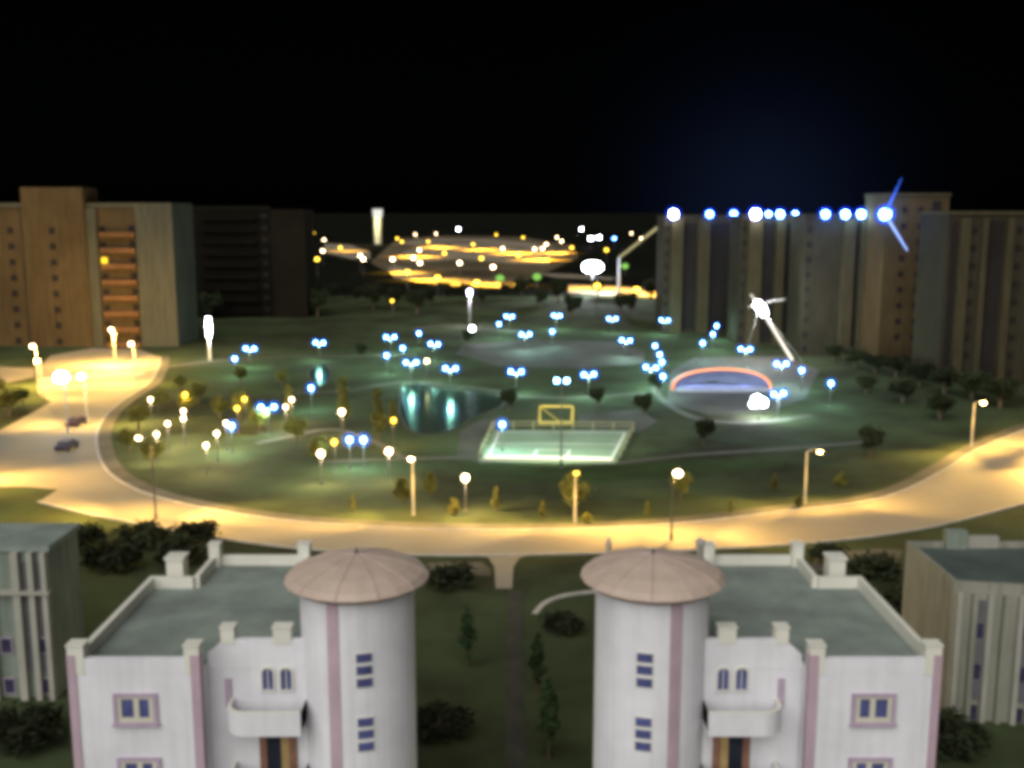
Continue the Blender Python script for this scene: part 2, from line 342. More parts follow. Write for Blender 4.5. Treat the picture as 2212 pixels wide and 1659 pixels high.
# ------------------------------------------------------------------ near blocks (mirror twins)
MID = -0.33
def near_block(right):
    s = (lambda x: 2*MID - x) if right else (lambda x: x)
    nm = 'right-hand' if right else 'left-hand'
    lab = ('white apartment block with round stair tower, chimney and dark roof, right of the yard' if right
           else 'white apartment block with round stair tower, chimney and dark roof, left of the yard')
    root = thing('apartment_block', lab, 'apartment block', (s(-13), 49, 0), 'twin white apartment blocks')
    O = (s(-13), 49, 0)
    def B(m, name, mt, par=root, **kw): return m.build(name, mt, par, off=O if par is root or True else None, **kw)
    RZ = 13.95
    wx0, wx1, cx1 = -19.45, -13.75, -7.6
    fy, cy_ = 43.0, 44.3
    # walls
    w = MB(); w.box(s(wx0), s(wx1), fy, 53.5, 0, RZ); w.box(s(wx1), s(cx1), cy_, 53.5, 0, RZ - 0.003); w.box(s(-17.1), s(-11.6), 53.5, 57.2, 0, RZ - 0.006)
    w.box(s(-20.5), s(wx0), 49.6, 51.6, 0, 13.3)
    wall = B(w, 'wall', 'white_wall')
    # roof deck
    rf = MB()
    rf.box(s(wx0+0.3), s(wx1), fy+0.3, 53.3, RZ, RZ+0.06); rf.box(s(wx1), s(cx1), cy_+0.3, 53.3, RZ, RZ+0.06); rf.box(s(-16.8), s(-11.9), 53.3, 56.9, RZ, RZ+0.055)
    roof = B(rf, 'roof', 'flatroof')
    # parapets
    pz = 14.62
    pp = MB()
    fpw = MB(); fpw.box(s(wx0), s(wx1), fy-0.01, fy+0.28, RZ-0.02, pz); B(fpw, 'parapet', 'white_wall')
    pp.box(s(wx0), s(wx0+0.28), fy+0.28, 53.5, RZ, pz)                # outer side
    pp.box(s(wx0), s(-17.1), 53.22, 53.5, RZ, pz-0.003)               # step
    pp.box(s(-17.1), s(-16.82), 53.5, 57.2, RZ, pz+0.003); pp.box(s(-11.88), s(-11.6), 53.5, 57.2, RZ, pz+0.003)
    pp.box(s(-17.1), s(-11.6), 56.95, 57.2, RZ, pz-0.05)
    pp.box(s(-11.6), s(cx1), 53.22, 53.5, RZ, pz-0.003)
    B(pp, 'parapet', 'parapet')
    cp = MB()                                                         # centre bay front, stepped down to the wing
    cp.add([(s(wx1), cy_, RZ-0.4), (s(wx1), cy_, 14.25), (s(-12.95), cy_, 14.95), (s(-9.0), cy_, 14.95), (s(-9.0), cy_, RZ-0.4),
            (s(wx1), cy_+0.28, RZ-0.4), (s(wx1), cy_+0.28, 14.25), (s(-12.95), cy_+0.28, 14.95), (s(-9.0), cy_+0.28, 14.95), (s(-9.0), cy_+0.28, RZ-0.4)],
           [(0,1,2,3,4),(5,6,7,8,9),(0,1,6,5),(1,2,7,6),(2,3,8,7),(3,4,9,8),(4,0,5,9)])
    for v in range(len(cp.v)):
        x, y, z = cp.v[v]; cp.v[v] = (x, y - 0.02, z)
    B(cp, 'parapet', 'white_wall')
    # posts on the roof edge
    for (x0, x1, y0, y1, zt, zl) in ((wx0-0.04, wx0+0.68, fy-0.04, fy+0.6, 15.2, 13.9), (wx1-0.62, wx1+0.04, fy-0.04, fy+0.6, 15.2, 13.9),
                                 (-13.1, -12.5, cy_-0.06, cy_+0.5, 15.5, 14.75), (-10.75, -9.95, cy_-0.06, cy_+0.5, 15.5, 14.75),
                                 (-17.2, -16.6, 56.6, 57.25, 15.3, 13.65), (-12.15, -11.5, 56.6, 57.25, 15.3, 13.65)):
        m = MB(); m.box(s(x0), s(x1), y0, y1, zl, zt); m.box(s(x0-0.04), s(x1+0.04), y0-0.04, y1+0.04, zt, zt+0.07)
        B(m, 'parapet_post', 'parapet')
    # pink corner strips
    for (x0, x1, y0, y1) in ((wx0-0.06, wx0+0.30, fy-0.07, fy+0.35), (wx1-0.36, wx1+0.06, fy-0.07, fy+0.35)):
        m = MB(); m.box(s(x0), s(x1), y0, y1, 0, 14.8); B(m, 'corner_strip', 'pink')
    # chimney
    m = MB(); m.box(s(-18.75), s(-17.85), 54.0, 54.9, 0, 15.35); m.box(s(-18.83), s(-17.77), 53.92, 54.98, 15.35, 15.47)
    B(m, 'chimney', 'parapet')
    # side ledge
    m = MB(); m.box(s(-20.6), s(wx0), 49.5, 51.7, 13.3, 13.42); B(m, 'side_balcony_roof', 'cream')
    # wing windows
    for zc in (Q(0, 1531, fy).z, Q(0, 1531, fy).z - 3.05, Q(0, 1531, fy).z - 6.1):
        xc = -16.62
        f = MB(); hw, hh = 0.98, 0.74
        for (a, b, c, d) in ((-hw, hw, hh-0.16, hh), (-hw, hw, -hh, -hh+0.14), (-hw, -hw+0.2, -hh+0.14, hh-0.16), (hw-0.2, hw, -hh+0.14, hh-0.16)):
            f.box(s(xc+a), s(xc+b), fy-0.10, fy, zc+c, zc+d)
        fr = B(f, 'window', 'trim')
        m = MB()
        for (a, b, c, d) in ((-0.78, 0.78, 0.48, 0.58), (-0.78, 0.78, -0.60, -0.40), (-0.78, -0.62, -0.40, 0.48), (0.6, 0.78, -0.40, 0.48), (-0.08, 0.16, -0.40, 0.48)):
            m.box(s(xc+a), s(xc+b), fy-0.07, fy-0.002, zc+c, zc+d)
        B(m, 'sash', 'cream', fr)
        for (a, b) in ((-0.62, -0.08), (0.16, 0.6)):
            m = MB(); m.box(s(xc+a), s(xc+b), fy-0.025, fy-0.003, zc-0.40, zc+0.48); B(m, 'pane', 'glass', fr)
        m = MB(); m.box(s(xc-hw-0.05), s(xc+hw+0.05), fy-0.2, fy-0.1, zc-hh-0.03, zc-hh+0.09); B(m, 'sill', 'trim', fr)
    # centre windows: two arched lights each floor
    zt = Q(0, 1466, cy_).z
    for dz in (0, -3.1):
        for xa in (-11.05, -10.22):
            zc = zt + dz; hw, hh = 0.25, 0.52
            if dz < 0: continue
            arc = [(hw*math.cos(t), hh-0.22+0.22*math.sin(t)) for t in [math.pi*i/8 for i in range(9)]] + [(-hw, -hh), (hw, -hh)]
            m = MB(); n = len(arc)
            m.add([(s(xa+p[0]), cy_-0.03, zc+p[1]) for p in arc] + [(s(xa+p[0]), cy_, zc+p[1]) for p in arc],
                  [tuple(range(n)), tuple(range(2*n-1, n-1, -1))] + [(i, (i+1) % n, n+(i+1) % n, n+i) for i in range(n)])
            pane = B(m, 'window', 'glass')
            m = MB()
            ring = [(p[0]*1.32, p[1]*1.13+(0.03 if p[1] > 0 else 0)) for p in arc]
            for i in range(n):
                a, b, c, d = arc[i], arc[(i+1) % n], ring[(i+1) % n], ring[i]
                q = [(s(xa+t[0]), cy_-0.09, zc+t[1]) for t in (a, b, c, d)] + [(s(xa+t[0]), cy_-0.001, zc+t[1]) for t in (a, b, c, d)]
                m.add(q, [(0,1,2,3),(4,5,6,7),(0,1,5,4),(2,3,7,6),(1,2,6,5),(3,0,4,7)])
            B(m, 'frame', 'parapet', pane)
            m = MB(); m.box(s(xa-0.02), s(xa+0.02), cy_-0.06, cy_-0.03, zc-hh, zc+hh-0.03); B(m, 'mullion', 'parapet', pane)
    # balcony, rounded at its outer corner
    zb = Q(0, 1592, 42.8).z; zr = Q(0, 1541, 42.9).z
    x0, x1, y0 = -12.75, -9.35, 42.85
    pl = [(x1, cy_)] + [(x1, y0+0.02)] + [(x0+0.9, y0)] + [(x0+0.9-0.9*math.sin(t), y0+0.9-0.9*math.cos(t)) for t in [math.pi/2*i/6 for i in range(1, 7)]] + [(x0, cy_)]
    inn = [(x1-0.0, cy_)] + [(x1, y0+0.17)] + [(x0+0.9, y0+0.15)] + [(x0+0.9-0.75*math.sin(t), y0+0.9-0.75*math.cos(t)) for t in [math.pi/2*i/6 for i in range(1, 7)]] + [(x0+0.15, cy_)]
    for dz in (0, -3.1):
        m = MB(); m.prism([(s(p[0]), p[1]) for p in pl], zb+dz-0.02, zb+0.14+dz); bal = B(m, 'balcony', 'white_wall')
        m = MB()
        for i in range(len(pl)-1):
            q = [pl[i], pl[i+1], inn[i+1], inn[i]]
            m.add([(s(p[0]), p[1], zb+0.14+dz) for p in q] + [(s(p[0]), p[1], zr+dz) for p in q], [(0,1,2,3),(4,5,6,7),(0,1,5,4),(2,3,7,6)])
        B(m, 'balustrade', 'white_wall', bal)
        m = MB(); m.prism([(s(p[0]), p[1]) for p in inn], zb+0.14+dz, zb+0.17+dz); B(m, 'balcony_floor', 'recess', bal)
        m = MB()
        for i in range(1, len(pl)-1):
            q = [pl[i], pl[i+1], inn[i+1], inn[i]]
            m.add([(s(p[0]), p[1], zr+dz+0.001) for p in q] + [(s(p[0]), p[1], zr+dz+0.05) for p in q], [(0,1,2,3),(4,5,6,7),(0,1,5,4),(2,3,7,6)])
        B(m, 'rail', 'parapet', bal)
    m = MB(); m.box(s(-13.0), s(-12.72), cy_-0.12, cy_, zr-0.35, zr+1.0); B(m, 'wall_panel', 'trim')
    # balcony doors under the slab
    zd1 = zb - 0.28; zd0 = zd1 - 2.2
    m = MB(); m.box(s(-11.55), s(-11.22), cy_-0.10, cy_, zd0, zd1); m.box(s(-10.2), s(-9.85), cy_-0.10, cy_, zd0, zd1); m.box(s(-11.22), s(-10.2), cy_-0.10, cy_, zd1-0.14, zd1)
    dr = B(m, 'door', 'wood')
    m = MB(); m.box(s(-10.56), s(-10.2), cy_-0.08, cy_-0.001, zd0, zd1-0.14); B(m, 'door_leaf', 'ochre', dr)
    m = MB(); m.box(s(-11.22), s(-10.56), cy_-0.05, cy_-0.001, zd0, zd1-0.14); B(m, 'pane', 'darkglass', dr)
    # stair tower
    tc = (s(-7.1), 45.55); tr = 2.6; tz = 17.35
    m = MB(); m.cone(tc, tr, 0, tr, tz, 48); B(m, 'stair_tower', 'white_wall')
    def on_tower(sn, hw, z0, z1, d0, d1, name, mt, par):
        a0 = math.asin(sn) if not right else -math.asin(sn)
        n = 5; m = MB(); dn = hw/tr
        v = []
        for r_ in (tr+d0, tr+d1):
            for zz in (z0, z1):
                for i in range(n+1):
                    a = a0 - dn + 2*dn*i/n; v.append((tc[0]+r_*math.sin(a), tc[1]-r_*math.cos(a), zz))
        L_ = n+1; fs = []
        for i in range(n):
            fs += [(i, i+1, L_+i+1, L_+i), (2*L_+i, 2*L_+i+1, 3*L_+i+1, 3*L_+i), (L_+i, L_+i+1, 3*L_+i+1, 3*L_+i), (i, i+1, 2*L_+i+1, 2*L_+i)]
        fs += [(0, L_, 3*L_, 2*L_), (n, L_+n, 3*L_+n, 2*L_+n)]
        m.add(v, fs); return B(m, name, mt, par)
    on_tower(-0.28, 0.27, 0.0, tz-0.02, -0.02, 0.05, 'tower_strip', 'pink', root)
    for base in (0, -3.02, -6.04):
        for Y in (1421.5, 1448, 1475):
            z = Q(0, Y, 43.0).z + base
            fr = on_tower(0.235, 0.40, z-0.25, z+0.25, -0.02, 0.03, 'window', 'parapet', root)
            on_tower(0.235, 0.345, z-0.2, z+0.2, 0.0, 0.045, 'pane', 'glass', fr)
    # conical roof with fascia and seams
    er, ez = 3.28, 17.5
    m = MB(); prof = [(er, ez), (er*0.93, ez+0.27), (er*0.72, ez+0.58), (er*0.42, ez+0.86), (0.12, ez+1.08)]; NS = 22
    for (ra, za), (rb, zb_) in zip(prof, prof[1:]):
        q = [(tc[0]+rr*math.cos(2*math.pi*k/NS), tc[1]+rr*math.sin(2*math.pi*k/NS), zz) for rr, zz in ((ra, za), (rb, zb_)) for k in range(NS)]
        m.add(q, [(k, (k+1) % NS, NS+(k+1) % NS, NS+k) for k in range(NS)])
    m.add([(tc[0]+er*math.cos(2*math.pi*k/NS), tc[1]+er*math.sin(2*math.pi*k/NS), ez) for k in range(NS)], [tuple(range(NS-1, -1, -1))])
    cone = B(m, 'cone_roof', 'coneroof')
    m = MB(); m.cone(tc, er-0.28, ez-0.24, er+0.02, ez-0.005, 22); B(m, 'fascia', 'seam', cone)
    m = MB()
    for i in range(11):
        a = 2*math.pi*2*i/NS
        m.path([(tc[0]+rr*math.cos(a), tc[1]+rr*math.sin(a), zz+0.01) for rr, zz in prof], 0.032, 5)
    B(m, 'ridge_seam', 'seam', cone)
    m = MB(); m.tube((tc[0], tc[1], ez+1.05), (tc[0], tc[1], ez+1.3), 0.09, 0.04); B(m, 'finial', 'metal', cone)
    # low roof behind the tower
    m = MB(); m.box(s(-9.2), s(-5.7), 47.6, 53.5, 0, 13.6); B(m, 'rear_wing', 'white_wall')
    m = MB(); m.box(s(-9.0), s(-5.9), 48.3, 53.3, 13.6, 13.68); B(m, 'rear_roof', 'flatroof')
    return root, tc
near_block(False); near_block(True)

# satellite dish behind the left cone, vents behind the right one
def dish(loc, label):
    t = thing('satellite_dish', label, 'satellite dish', loc)
    m = MB(); m.tube((0,0,0), (0,0,2.6), 0.05, 0.04); m.tube((0,0,2.2), (0.3,-0.1,2.5), 0.04); m.build('mast', 'metal', t)
    m = MB(); n = 20
    c = Vector((0.45,-0.15,2.55)); ax = Vector((-0.75,-0.3,0.62)).normalized(); a = ax.orthogonal().normalized(); b = ax.cross(a)
    rings = [(0.02, 0.0), (0.3, 0.05), (0.6, 0.2)]
    v = [c + ax*h + (a*math.cos(2*math.pi*k/n)+b*math.sin(2*math.pi*k/n))*r for r, h in rings for k in range(n)]
    v += [p - ax*0.03 for p in v]
    f = []
    for off_ in (0, 3*n):
        for j in range(2): f += [(off_+j*n+k, off_+j*n+(k+1) % n, off_+(j+1)*n+(k+1) % n, off_+(j+1)*n+k) for k in range(n)]
    m.add(v, f); m.build('reflector', 'white_wall', t)
    m = MB(); m.tube(c+ax*0.2, c+ax*0.6, 0.03); m.ball(c+ax*0.6, 0.08, nu=8, nv=5); m.build('feed_arm', 'metal', t)
dish((-5.9, 49.6, 13.68), 'pale satellite dish on the roof behind the left cone roof')
for (X, Y, y, lab) in ((1315, 1166, 49.0, 'slim grey roof vent at the left edge of the right cone roof'), (1513, 1164, 49.8, 'thick grey roof vent behind right edge of the right cone roof')):
    q = Q(X, Y, y); t = thing('roof_vent', lab, 'roof vent', (q.x, q.y, 13.68))
    r_ = 0.16 if X < 1400 else 0.26
    m = MB(); m.tube((0,0,0), (0,0,q.z-13.68-0.2), r_*0.7); m.build('pipe', 'galv', t)
    m = MB(); m.cone((0,0), r_*1.2, q.z-13.68-0.22, 0.03, q.z-13.68+0.15, 10); m.build('cowl', 'galv', t)

# ------------------------------------------------------------------ buildings at the picture's sides
def side_blocks():
    # left: grey-green block with columns
    y = 69.0
    x1 = Q(118, 1400, y).x; x0 = x1 - 16; zt = Q(100, 1178, y).z
    t = thing('apartment_block', 'grey green block with tall pale columns at the left edge of the photo', 'apartment block', (x1-6, y, 0)); O = (x1-6, y, 0)
    m = MB(); m.box(x0, x1, y, y+5, 0, zt-0.4); m.build('wall', 'green_wall', t, off=O)
    m = MB(); m.box(x0-0.2, x1+0.2, y-0.2, y+5.2, zt-0.4, zt); m.build('roof', 'flatroof', t, off=O)
    for Xp, w in ((112, 0.35), (84, 0.4), (52, 0.5), (-10, 0.5)):
        x = Q(Xp, 1400, y).x; m = MB(); m.box(x-w/2, x+w/2, y-0.5, y, 0, zt-0.4); m.build('column', 'pier', t, off=O)
    for Xp in (66, 98):
        x = Q(Xp, 1400, y).x; m = MB(); m.box(x-0.4, x+0.4, y-0.06, y, 2.0, zt-1.2); m.build('recess_panel', 'recess', t, off=O)
    for Xp in (16, 98):
        for k in range(3):
            x = Q(Xp, 1400, y).x; zc = Q(16, 1480, y).z + 3.0*(k-1)+0.0
            m = MB(); m.box(x-0.42, x+0.42, y-0.12, y-0.062, zc-0.6, zc+0.6); w = m.build('window', 'trim', t, off=O)
            m = MB(); m.box(x-0.34, x+0.34, y-0.14, y-0.12, zc-0.52, zc+0.52); m.build('pane', 'dim_glass', w, off=O)
    m = MB(); m.box(x0-0.1, x1+0.15, y-0.62, y, zt-3.4, zt-3.2); m.build('cornice', 'pier', t, off=O)
    # right: block with a slanting ribbed front, pale plain side wall towards the camera's left
    a = Vector((Q(2062, 1262, 66).x, 66, 0)); zt = Q(2062, 1256, 66).z
    t = thing('apartment_block', 'grey block with ribbed pale front and plain side wall at right edge', 'apartment block', a)
    W_, D_ = 15.0, 8.6
    fy_ = lambda x: -0.17*x
    m = MB(); m.prism([(0,0),(W_,fy_(W_)),(W_,D_),(0,D_)], 0, zt-0.5); m.build('wall', 'grey_wall', t)
    m = MB(); m.prism([(0.4,0.4),(W_-0.4,fy_(W_)+0.4),(W_-0.4,D_-0.4),(0.4,D_-0.4)], zt-0.5, zt-0.42); m.build('roof', 'side_roof', t)
    for q in ([(0,0),(W_,fy_(W_)),(W_,fy_(W_)+0.3),(0.3,0.3)], [(0,0),(0.3,0.3),(0.3,D_-0.3),(0,D_)], [(0,D_),(0.3,D_-0.3),(W_,D_-0.3),(W_,D_)]):
        m = MB(); m.prism(q, zt-0.5, zt); m.build('parapet', 'grey_wall', t)
    xp = Q(2060, 1150, 66+D_).x - a.x
    m = MB(); m.box(xp-0.75, xp+0.75, D_-0.7, D_+0.05, zt-0.45, zt+0.95); m.build('chimney', 'green_wall', t)
    m = MB(); m.box(xp+0.9, xp+3.2, D_-0.45, D_+0.02, zt-0.45, zt+0.45); m.build('parapet_post', 'pier', t)
    def strip(x0, x1, d0, d1, z0, z1, name, mt, par=t):
        m = MB(); m.prism([(x0,fy_(x0)-d1),(x1,fy_(x1)-d1),(x1,fy_(x1)-d0),(x0,fy_(x0)-d0)], z0, z1); return m.build(name, mt, par)
    for i in range(12):
        x = 0.15+i*0.95
        strip(x, x+0.32, 0, 0.35, 0, zt-0.7, 'column', 'pier' if i % 2 == 0 else 'grey_wall')
        if i % 3 == 1:
            strip(x+0.36, x+0.91, 0, 0.05, 1.5, zt-1.2, 'recess_panel', 'recess')
            for k in range(3):
                zc = zt-3.3-2.9*k; strip(x+0.42, x+0.85, 0.05, 0.08, zc-0.5, zc+0.5, 'window', 'dim_glass')
side_blocks()

# ------------------------------------------------------------------ far towers
def far_towers():
    # left tower: nine storeys
    y = 263.0
    X = lambda px: Q(px, 600, y).x
    top = Q(0, 441, y).z
    t = thing('apartment_tower', 'nine storey brown tower with raised stair block and pale end wall at far left', 'apartment tower', (X(200), y, 0)); O = (X(200), y, 0)
    m = MB(); m.box(X(-90), X(302), y, y+16, 0, top); m.build('wall', 'tower_wall', t, off=O)
    m = MB(); m.box(X(302), X(381), y-1.2, y+16, 0, top+0.3); m.build('end_wall', 'tower_pale', t, off=O)
    m = MB(); m.box(X(64), X(196), y-1.6, y+8, 0, Q(0, 405, y).z); m.build('stair_block', 'tower_wall', t, off=O)
    m = MB(); m.box(X(-90), X(64), y-0.4, y, top-0.9, top+0.3); m.box(X(196), X(302), y-0.4, y, top-0.9, top+0.3); m.build('roof_edge', 'tower_pale', t, off=O)
    m = MB(); m.box(X(196), X(218), y-1.0, y, 0, top-1); m.build('pier', 'tower_pale', t, off=O)
    for k in range(8):
        zc = Q(0, 498+34*k, y).z
        for px in (125, 30):
            d = 1.6 if px > 60 else 0.0
            m = MB(); m.box(X(px)-0.75, X(px)+0.75, y-d-0.08, y-d, zc-0.8, zc+0.8); m.build('window', 'row_dark', t, off=O)
        m = MB(); m.box(X(226), X(300), y-1.9, y, zc-1.6, zc-0.4); b = m.build('balcony', 'balcony_panel', t, off=O)
        m = MB(); m.box(X(284), X(299), y-0.1, y, zc-0.4, zc+1.3); m.build('door', 'row_dark', b, off=O)
        m = MB(); m.box(X(222), X(234), y-0.1, y, zc-0.3, zc+1.1); m.build('window', 'litwin' if k == 2 else 'row_dark', b, off=O)
    # dark slab further off
    y = 335.0
    top = Q(500, 448, y).z
    t = thing('apartment_tower', 'long dark slab block behind and right of the brown tower', 'apartment tower', (Q(500, 600, y).x, y, 0)); O = tuple(t.location)
    X = lambda px: Q(px, 600, y).x
    m = MB(); m.box(X(384), X(590), y, y+14, 0, top); m.build('wall', 'tower_dark', t, off=O)
    m = MB(); m.box(X(590), X(664), y-1.2, y+14, 0, top-0.6); m.build('end_wall', 'slab_end', t, off=O)
    m = MB(); m.box(X(384), X(590), y-0.3, y, top-0.8, top+0.4); m.build('roof_edge', 'slab_end', t, off=O)
    for k in range(9):
        zc = top - 3.2 - 3.7*k
        m = MB(); m.box(X(440), X(560), y-1.2, y, zc-0.9, zc+0.2); m.build('balcony', 'tower_dark', t, off=O)
        for px in (400, 420, 575):
            m = MB(); m.box(X(px)-0.9, X(px)+0.9, y-0.08, y, zc-0.2, zc+1.2); m.build('window', 'row_dark', t, off=O)
    # row of grey blocks under the blue lights
    specs = [(1432, 1602, 292, 470, [(1447,1472),(1505,1530)], 'leftmost grey block of the row topped by blue lights'),
             (1598, 1742, 266, 469, [(1612,1642),(1672,1690),(1722,1735)], 'middle grey block of the row topped by blue lights'),
             (1738, 1908, 244, 468, [(1815,1840),(1852,1878)], 'rightmost grey block of the row topped by blue lights')]
    for x0, x1, y, Yt, piers, lab in specs:
        top = Q(0, Yt, y).z
        X = lambda px: Q(px, 600, y).x
        t = thing('apartment_tower', lab, 'apartment tower', (X((x0+x1)/2), y, 0), 'grey tower row at right'); O = tuple(t.location)
        m = MB(); m.box(X(x0), X(x1), y, y+14, 0, top); m.build('wall', 'row_wall', t, off=O)
        for a, b in piers:
            m = MB(); m.box(X(a), X(b), y-1.4, y, 0, top-0.5); m.build('pier', 'row_pier', t, off=O)
        for a, b in zip(piers, piers[1:] + [(x1-4, 0)]):
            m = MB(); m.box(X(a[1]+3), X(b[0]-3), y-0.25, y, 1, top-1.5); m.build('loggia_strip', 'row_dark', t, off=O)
        m = MB(); m.box(X(x0)-0.1, X(x1)+0.1, y-0.5, y+14.1, top, top+0.6); m.build('roof_edge', 'row_wall', t, off=O)
        for k in range(9):
            zc = top-3.0-3.5*k
            for px in (x0+7, x1-9):
                m = MB(); m.box(X(px)-0.6, X(px)+0.6, y-0.33 if px > x0+20 else y-0.08, y, zc-0.6, zc+0.7); m.build('window', 'row_dark', t, off=O)
    for x0, x1, y, Yt, lab, wallm in ((1906, 2040, 231, 424, 'tall buff tower at the right end of the blue lit row', 'tower_wall'), (2040, 2330, 204, 464, 'broad brown block at the far right edge', 'row_wall')):
        top = Q(0, Yt, y).z; X = lambda px: Q(px, 600, y).x
        t = thing('apartment_tower', lab, 'apartment tower', (X((x0+x1)/2), y, 0)); O = tuple(t.location)
        m = MB(); m.box(X(x0), X(x1), y, y+14, 0, top); m.build('wall', wallm, t, off=O)
        m = MB(); m.box(X(x0)-0.15, X(x1)+0.15, y-0.35, y+14.2, top, top+0.7); m.build('roof_edge', 'row_pier', t, off=O)
        if x0 == 1906:
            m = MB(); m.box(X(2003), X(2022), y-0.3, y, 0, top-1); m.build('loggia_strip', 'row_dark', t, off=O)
            pxs = (1945, 1980)
        else:
            for a, b in ((2066,2086),(2112,2124),(2165,2180)):
                m = MB(); m.box(X(a), X(b), y-1.0, y, 0, top-0.6); m.build('pier', 'row_pier', t, off=O)
            for a, b in ((2048,2062),(2130,2160)):
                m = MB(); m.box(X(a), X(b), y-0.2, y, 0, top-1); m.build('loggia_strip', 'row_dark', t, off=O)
            pxs = (2098, 2195)
        for k in range(9):
            zc = top-3.0-3.5*k
            for px in pxs:
                m = MB(); m.box(X(px)-0.6, X(px)+0.6, y-0.07, y, zc-0.6, zc+0.7); m.build('window', 'row_dark', t, off=O)
far_towers()

# ------------------------------------------------------------------ park lamps
LH = 4.0
def lamp_proto(kind, glow, twin, col, power, r=0.3):
    t = thing('park_lamp', '', 'park lamp', (0, 0, 0))
    m = MB(); m.tube((0,0,0), (0,0,0.5), 0.11, 0.09); m.tube((0,0,0.5), (0,0,LH-0.1 if twin else LH-r), 0.06, 0.045)
    m.build('pole', 'metal', t)
    if twin:
        m = MB(); m.tube((-1.0,0,LH-0.1), (1.0,0,LH-0.1), 0.04); m.tube((-0.5,0,LH-0.1), (0,0,LH-0.5), 0.025); m.tube((0.5,0,LH-0.1), (0,0,LH-0.5), 0.025); m.build('arm', 'metal', t)
        for sx in (-1.0, 1.0):
            m = MB(); m.ball((sx,0,LH+0.2), r); gb = m.build('globe', glow, t, smooth=True)
            if glow == 'cool': m = MB(); m.ball((sx,0,LH+0.2), 1.02); m.build('lamp_halo', 'halo_blue', gb, smooth=True)  # added shell imitating the blue halo round each globe
    else:
        m = MB(); m.ball((0,0,LH), r); gb = m.build('globe', glow, t, smooth=True)
        if glow == 'cool': m = MB(); m.ball((0,0,LH), 1.02); m.build('lamp_halo', 'halo_blue', gb, smooth=True)  # added halo shell, same as on the twin lamps
    m = MB(); m.cone((0,0), 0.2, 0, 0.14, 0.18, 10); m.build('base', 'metal', t)
    point('lamp_light', (0,-0.45,LH-0.35), power, col, 0.3, t)
    return t
protos = {}
def park_lamp(kind, X, Y, label, group, rz=0.0):
    p = P(X, Y, LH); loc = (p.x, p.y, 0)
    if kind not in protos:
        spec = {'T': ('cool', True, COOL, 3000, 0.29), 'S': ('cool', False, COOL, 2000, 0.31), 'W': ('warm', False, WARM, 2000, 0.26),
                'A': ('amber', False, (1, .6, .1), 900, 0.34), 'D': ('warm', False, WARM, 120, 0.34), 'B': ('white', False, (.85, .92, 1), 1300, 0.6), 'M': ('warm', False, WARM, 2600, 0.38)}[kind]
        t = lamp_proto(kind, *spec); protos[kind] = t
        t.location = loc; t.rotation_euler = (0, 0, rz); t['label'] = label; t['group'] = group
        return t
    return dup(protos[kind], loc, label, group, rz)

COOLG, WARMG = 'blue white park lamps', 'warm park lamps among the trees'
cool = [('T',540,755,'blue twin globe lamp by the far lawn, right of a lower single lamp'),
 ('S',507,775,'single blue white lamp just left of and below a twin lamp on the far lawn'),
 ('T',690,742,'twin globe lamp above the narrow left tip of the pond'),
 ('S',672,838,'single blue white lamp on the near bank at the pond\'s narrow left tip'),
 ('T',843,730,'twin lamp at the top left of the oval of lamps behind the pond'),
 ('S',870,752,'single lamp inside the left end of the oval of lamps behind the pond'),
 ('S',835,768,'single lamp at the leftmost point of the oval of lamps behind the pond'),
 ('S',905,720,'single blue white lamp above a twin lamp, upper left arc of the lamp oval'),
 ('T',938,745,'twin lamp inside the lamp oval, below and right of a single lamp'),
 ('T',888,785,'twin lamp whose light streaks down the left side of the pond'),
 ('T',973,798,'twin lamp whose light streaks down the middle of the pond'),
 ('S',1078,700,'single lamp just below left of a twin lamp on the far side of the plaza'),
 ('T',1100,685,'twin lamp on the far side of the plaza, right of the pale path'),
 ('T',1135,724,'twin lamp at the back left corner of the brown plaza'),
 ('S',1193,716,'small single lamp behind the middle of the brown plaza'),
 ('T',1203,683,'twin lamp farthest back, directly behind a small single lamp'),
 ('T',1323,690,'twin lamp on the dark lawn behind the plaza\'s right half'),
 ('T',1436,693,'twin lamp in front of the leftmost grey block of the blue lit row'),
 ('T',1352,737,'twin lamp at the back right corner of the brown plaza'),
 ('T',1115,805,'twin lamp on the lawn in front of the brown plaza, above the pond\'s right end'),
 ('T',1272,811,'twin lamp just right of the tall twin mast above the yellow goal frame'),
 ('S',1415,747,'topmost lamp of the string left of the arched stage'),
 ('S',1425,766,'second lamp from the top in the string left of the arched stage'),
 ('S',1430,782,'third lamp from the top in the string left of the arched stage'),
 ('T',1406,796,'twin lamp at the leftmost point of the string left of the arched stage'),
 ('S',1432,813,'lowest lamp of the string left of the arched stage'),
 ('S',1548,704,'topmost of three lamps rising in a slanting line behind the arched stage'),
 ('S',1540,722,'middle of three lamps rising in a slanting line behind the arched stage'),
 ('S',1518,741,'lowest of three lamps rising in a slanting line behind the arched stage'),
 ('T',1610,756,'twin lamp behind the crown of the arched stage'),
 ('T',1688,788,'twin lamp right of the stage at the foot of the leaning flare streak'),
 ('S',1732,800,'single lamp right of the leaning mast\'s foot'),
 ('S',1795,828,'lone bright blue lamp farthest right in the park'),
 ('T',1682,853,'twin lamp at the right end of the arched stage, beside the white floodlight'),
 ('S',1085,917,'single lamp on the pale plaza at the back left corner of the sports court'),
 ('T',578,882,'twin blue lamp among the trees between two lines of warm lamps'),
 ('S',755,950,'left one of two blue lamps close together, left of the pond\'s near bank'),
 ('S',785,950,'right one of two blue lamps close together, left of the pond\'s near bank'),
 ('S',500,920,'blue white lamp at the upper end of a line of warm lamps')]
for k, X, Y, lab in cool: park_lamp(k, X, Y, lab, COOLG, random.uniform(-0.5, 0.5) if k == 'T' else 0)
